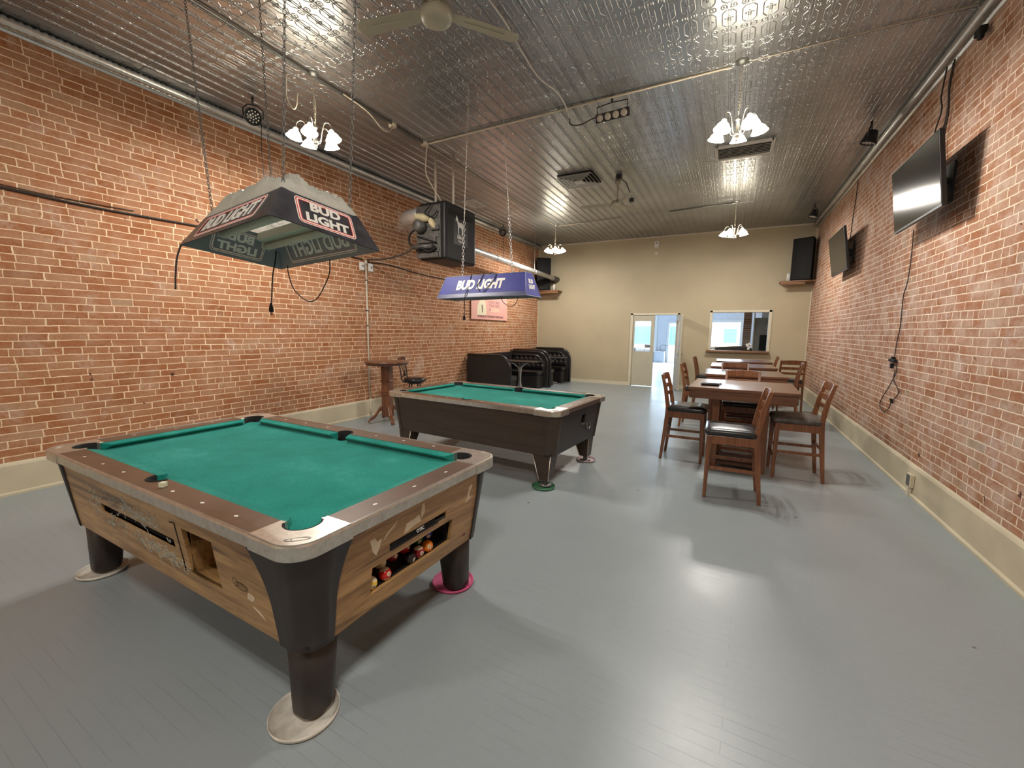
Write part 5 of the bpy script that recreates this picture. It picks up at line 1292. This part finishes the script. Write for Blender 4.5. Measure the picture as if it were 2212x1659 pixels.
# ------------------------------------------------------------------ vents
vt = thing('ceiling_diffuser', 'square stepped white air diffuser in the tin ceiling left of the far fan', 'vent', (-2.42, 7.18, H))
for k in range(5):
    a, b_ = .30-.055*k, .30-.055*k-.035; z0, z1 = -.045-.004*k, -.02-.004*k
    g = MB(); ring = lambda r, z: [(-r, -r, z), (r, -r, z), (r, r, z), (-r, r, z)]
    g.loft([ring(a, z0), ring(a-.006, z0), ring(b_, z1+.012), ring(b_+.004, z1+.016)], True, False, False); obj('ring', g, 'white_paint', vt)
g = MB(); g.bx(-.07, .07, -.07, .07, -.062, -.055); obj('centre_plate', g, 'white_paint', vt)
g = MB(); g.bx(-.29, .29, -.29, .29, -.012, -.001); obj('backing', g, 'dark_void', vt)
vt = thing('return_grille', 'wide white return air grille in the ceiling behind the right chandelier', 'vent', (.0, 7.02, H))
g = MB()
for s in (-1, 1): g.bx(s*.34-.02, s*.34+.02, -.25, .25, -.03, 0); g.bx(-.34, .34, s*.23-.02, s*.23+.02, -.03, 0)
obj('frame', g, 'white_paint', vt, .003)
for k in range(8):
    g = MB(); y = -.18+k*.052; g.add([(-.32, y, -.026), (.32, y, -.026), (.32, y+.036, -.006), (-.32, y+.036, -.006), (-.32, y, -.023), (.32, y, -.023), (.32, y+.036, -.003), (-.32, y+.036, -.003)], [(0, 1, 2, 3), (4, 7, 6, 5), (0, 4, 5, 1), (2, 6, 7, 3), (0, 3, 7, 4), (1, 5, 6, 2)]); obj('louver', g, 'white_paint', vt)
g = MB(); g.bx(-.33, .33, -.22, .22, -.002, -.0005); obj('backing', g, 'dark_void', vt)
vt = thing('ceiling_register', 'narrow cream ceiling register just behind the black heater', 'vent', (-4.76, 7.62, H))
g = MB()
for s in (-1, 1): g.bx(s*.13-.015, s*.13+.015, -.26, .26, -.02, 0); g.bx(-.13, .13, s*.25-.015, s*.25+.015, -.02, 0)
obj('frame', g, 'white_paint', vt, .002)
g = MB()
for k in range(7): g.bx(-.12, .12, -.21+k*.065, -.175+k*.065, -.016, -.006)
obj('louvers', g, 'white_paint', vt)
# ------------------------------------------------------------------ conduits and cables
def straight(name, p, q, r, mat, label, cat='conduit'):
    g = MB(); g.cyl(p, q, r, r, 10); return one(name, g, mat, label, cat)
straight('ceiling_conduit', (-3.90, YF, H-.016), (-3.90, 4.93, H-.016), .011, 'steel_grey', 'dark ceiling conduit running lengthwise above the first chandelier')
straight('ceiling_conduit', (-3.905, 4.99, H-.013), (-3.93, 9.9, H-.013), .008, 'conduit_paint', 'pale ceiling conduit running lengthwise from the heater to the far left chandelier')
straight('ceiling_conduit', (-3.86, 4.98, H-.014), (-.16, 4.86, H-.014), .011, 'conduit_paint', 'pale ceiling conduit crossing the room to the right chandelier')
straight('ceiling_conduit', (.0, 4.84, H-.012), (1.55, 4.80, H-.012), .005, 'conduit_paint', 'thin ceiling conduit running on to the right wall')
straight('ceiling_conduit', (-3.86, 10.0, H-.012), (-2.3, 9.9, H-.012), .009, 'conduit_paint', 'pale ceiling conduit beside the far left chandelier')
straight('ceiling_conduit', (-1.3, 9.8, H-.012), (-.12, 9.66, H-.012), .009, 'steel_grey', 'dark ceiling conduit beside the small right chandelier')
for (x, y, lab) in ((-3.90, 4.97, 'round white ceiling box above the heater where the conduits meet'), (-3.92, 4.36, 'small white ceiling box left of the conduit junction')):
    g = MB(); g.lathe([(0, -.035), (.045, -.035), (.05, -.03), (.05, 0)], (0, 0, 0), 20); one('junction_box', g, 'conduit_paint', lab, 'junction box', (x, y, H))
wcord('white_cord', [(-3.87, 3.55, 3.99), (-3.85, 3.70, 3.97), (-3.83, 3.88, 3.93), (-3.86, 4.12, 3.86), (-3.88, 4.26, 3.90), (-3.90, 4.33, 3.985)], .009, 'conduit_paint', 'loose white cable sagging from the ceiling conduit left of the junction box')
wcord('white_cord', [(-4.08, 3.04, 4.0), (-4.10, 3.04, 3.80), (-4.06, 3.05, 3.70), (-4.02, 3.06, 3.66), (-3.98, 3.06, 3.69), (-3.975, 3.07, 3.80)], .006, 'conduit_paint', 'tangled white cord looped beside the first chandelier chain')
cd_ = thing('wall_conduit', 'vertical cream conduit strapped to the left brick wall behind the pub table', 'conduit', (XL(5.36)+.02, 5.36, 0))
g = MB(); g.cyl((0.012, 0, 0), (0.012, 0, HB+.02), .014, .014, 12); g.cyl((0, 0, HB+.02), (0, 0, 2.58), .014, .014, 12); g.cyl((0, 0, 2.56), (0, 0, 2.62), .022, .022, 12); obj('pipe', g, 'conduit_paint', cd_)
g = MB()
for z in (.95, 1.55, 1.80, 2.30): g.box((0, 0, z), (.036, .042, .012))
obj('straps', g, 'heater_grey', cd_)
for dy, lab in ((-.09, 'white switch box left of the conduit top on the brick wall'), (.10, 'white toggle switch plate right of the conduit top')):
    sw = thing('switch_box', lab, 'switch', (XL(5.36), 5.36+dy, 2.515)); g = MB(); g.bx(0, .04, -.04, .04, -.065, .065); obj('plate', g, 'white_plastic', sw, .004)
    g = MB(); g.bx(.04, .052, -.006, .006, -.012, .016); obj('toggle', g, 'heater_grey', sw)
def lw_(y, z, d=.014): return (XL(y)+d, y, z)
wcord('wall_cable', [lw_(-1.0, 2.66), lw_(0.2, 2.67), lw_(1.4, 2.64), lw_(2.0, 2.625), lw_(2.85, 2.64), lw_(3.6, 2.66), lw_(4.5, 2.655), lw_(5.3, 2.63)], .011, 'black_cord', 'thick dark cable pinned along the left brick wall', k=10)
wcord('wall_cable', [lw_(.9, 2.70), lw_(1.4, 2.665), lw_(1.75, 2.655), lw_(2.3, 2.665)], .004, 'black_cord', 'thin wire drooping onto the thick wall cable')
wcord('wall_cable', [lw_(5.42, 2.60), lw_(5.9, 2.62), lw_(6.6, 2.57), lw_(7.5, 2.55), lw_(8.4, 2.56)], .009, 'black_cord', 'dark cable continuing along the brick wall behind the heater', k=8)
wcord('heater_cable', [lw_(5.38, 2.63, .03), (-5.2, 5.38, 2.62), (-4.9, 5.37, 2.63), (-4.55, 5.28, 2.66), (-4.30, 5.15, 2.69)], .014, 'heater_grey', 'stiff grey cable crossing from the conduit top to the heater')
def rw_(y, z, d=.013): return (XR-d, y, z)
wcord('television_cable', [rw_(5.96, 2.58), rw_(5.93, 2.3), rw_(5.95, 2.05), rw_(6.02, 1.9), rw_(6.0, 1.6), rw_(6.04, 1.45), rw_(6.06, 1.27)], .0045, 'black_cord', 'black cable running down the right wall below the nearer television')
pl = thing('power_splitter', 'black three-way plug cluster hanging on the right brick wall', 'power splitter', (XR-.02, 6.08, 1.22))
g = MB(); g.box((0, 0, .01), (.03, .05, .06)); obj('splitter', g, 'black_rubber', pl, .004)
g = MB(); g.box((-.002, -.065, 0), (.03, .07, .03)); g.box((-.002, .06, 0), (.03, .06, .03)); g.box((-.002, 0, -.06), (.03, .03, .055)); obj('plugs', g, 'black_rubber', pl, .005)
wcord('hanging_cable', [rw_(5.98, 1.19), rw_(5.95, 1.10), rw_(6.02, 1.02), rw_(6.15, .90), rw_(6.30, .78), rw_(6.36, .68), rw_(6.20, .63), rw_(6.04, .70), rw_(5.98, .80)], .0042, 'black_cord', 'thin cord looping down left from the plug cluster')
ec = wcord('hanging_cable', [rw_(5.955, 1.13, .024), rw_(5.965, 1.02, .022), rw_(5.86, .94), rw_(5.80, .90), rw_(5.90, .82), rw_(5.97, .79)], .0042, 'black_cord', 'thin cord looping down right from the plug cluster')
g = MB(); g.box((0, 0, 0), (.02, .05, .02)); obj('plug', g, 'black_rubber', ec, .002, 2, (XR-.016, 5.98, .785), (.7, 0, 0))
for k, (pts, lab) in enumerate(((((5.46, 3.93), (5.50, 3.75), (5.46, 3.5), (5.55, 3.3), (5.6, 3.05)), 'longest dark cable hanging behind the nearer television'), (((5.40, 3.92), (5.44, 3.7), (5.40, 3.5), (5.42, 3.25), (5.35, 3.05)), 'dark cable hanging right of the others above the nearer television'), (((5.52, 3.92), (5.57, 3.7), (5.52, 3.55), (5.62, 3.4), (5.70, 3.15)), 'dark cable hanging left of the others above the nearer television'))):
    wcord('television_cable', [rw_(y, z, .016+.012*k) for y, z in pts], .006, 'black_cord', lab)
wcord('television_cable', [rw_(8.68, 3.90), rw_(8.69, 3.6), rw_(8.75, 3.4), rw_(8.80, 3.0)], .006, 'black_cord', 'thin cable hanging from the cornice to the farther television')
g = MB(); g.box((0, 0, 0), (.05, .10, .05)); g.box((-.01, -.04, -.05), (.03, .05, .05)); one('cable_clump', g, 'black_rubber', 'dark clump of cable just below the right cornice, nearest the photo corner', 'cable', (XR-.045, 4.9, 3.86), None, .006)
ob = thing('outlet_box', 'small metal outlet box on the right plaster base', 'outlet', (XR-.025, 5.13, .15))
g = MB(); g.bx(-.03, 0, -.055, .055, -.06, .06); obj('box', g, 'plaster_base', ob, .003)
g = MB(); g.bx(-.034, -.03, -.035, .035, -.05, .05); obj('cover', g, 'steel_grey', ob)
g = MB(); g.bx(-.03, -.002, -.02, .02, -.149, -.06); obj('feed', g, 'conduit_paint', ob)
ob = thing('outlet_box', 'beige outlet on the beige wall behind the tables', 'outlet', (-.94, YB, .35)); g = MB(); g.bx(-.035, .035, -.01, 0, -.055, .055); obj('plate', g, 'cream_trim', ob)
tm = text_mb('16', .085, .0005, .001, 0, frame((XR-.004, 5.62, .915), (0, -1, 0), (0, 0, 1))); one('painted_number', tm, 'plaster_base', 'small white number 16 painted on the right brick wall', 'number')
# ------------------------------------------------------------------ poster
PY0, PY1, PZ0, PZ1 = 8.47, 10.18, 1.755, 2.45
xp = XL((PY0+PY1)/2)+.03
ps = thing('wall_poster', 'pink poster with a cream figure on the left brick wall under the blue lamp', 'poster', (xp, (PY0+PY1)/2, (PZ0+PZ1)/2), (0, 0, -.0236))
W_, H_ = PY1-PY0, PZ1-PZ0
g = MB(); g.bx(-.006, .006, -W_/2, W_/2, -H_/2, H_/2); obj('board', g, 'sign_pink', ps)
F = frame((.0068, 0, 0), (0, 1, 0), (0, 0, 1))
g = MB(); g.M = F @ Matrix.Translation((-.44, -.24, 0)); g.prism([(-.18, 0), (.24, 0), (.24, .16), (.20, .30), (.13, .42), (.12, .52), (.08, .60), (.0, .60), (-.03, .52), (-.02, .42), (-.09, .30), (-.16, .20)], 0, .001); obj('figure', g, 'sign_cream', ps)
g = MB(); g.M = F @ Matrix.Translation((-.40, -.16, .001)); g.prism([(-.015, .16), (.02, .16), (.035, .0), (.01, -.04)], 0, .001); g.prism([(-.03, .44), (.05, .44), (.05, .455), (-.03, .455)], 0, .001); obj('tie', g, 'dark_void', ps)
for s_, x_, y_, sz, mt in (("I DON'T NEED", .18, .08, .085, 'print_red_dim'), ('YOU & I NEED', .18, .0, .085, 'print_red_dim'), ('TO', -.02, -.10, .075, 'print_red_dim'), ('CLEAN', .22, -.11, .125, 'sign_cream'), ("SPONSORED BY YOUR FRIENDLY NORTE'S GANG", .03, -.275, .070, 'sign_maroon')):
    obj('lettering', text_mb(s_, sz, .0006, .002, 0, F @ Matrix.Translation((x_, y_, 0)), .78 if len(s_) > 20 else 1.), mt, ps)
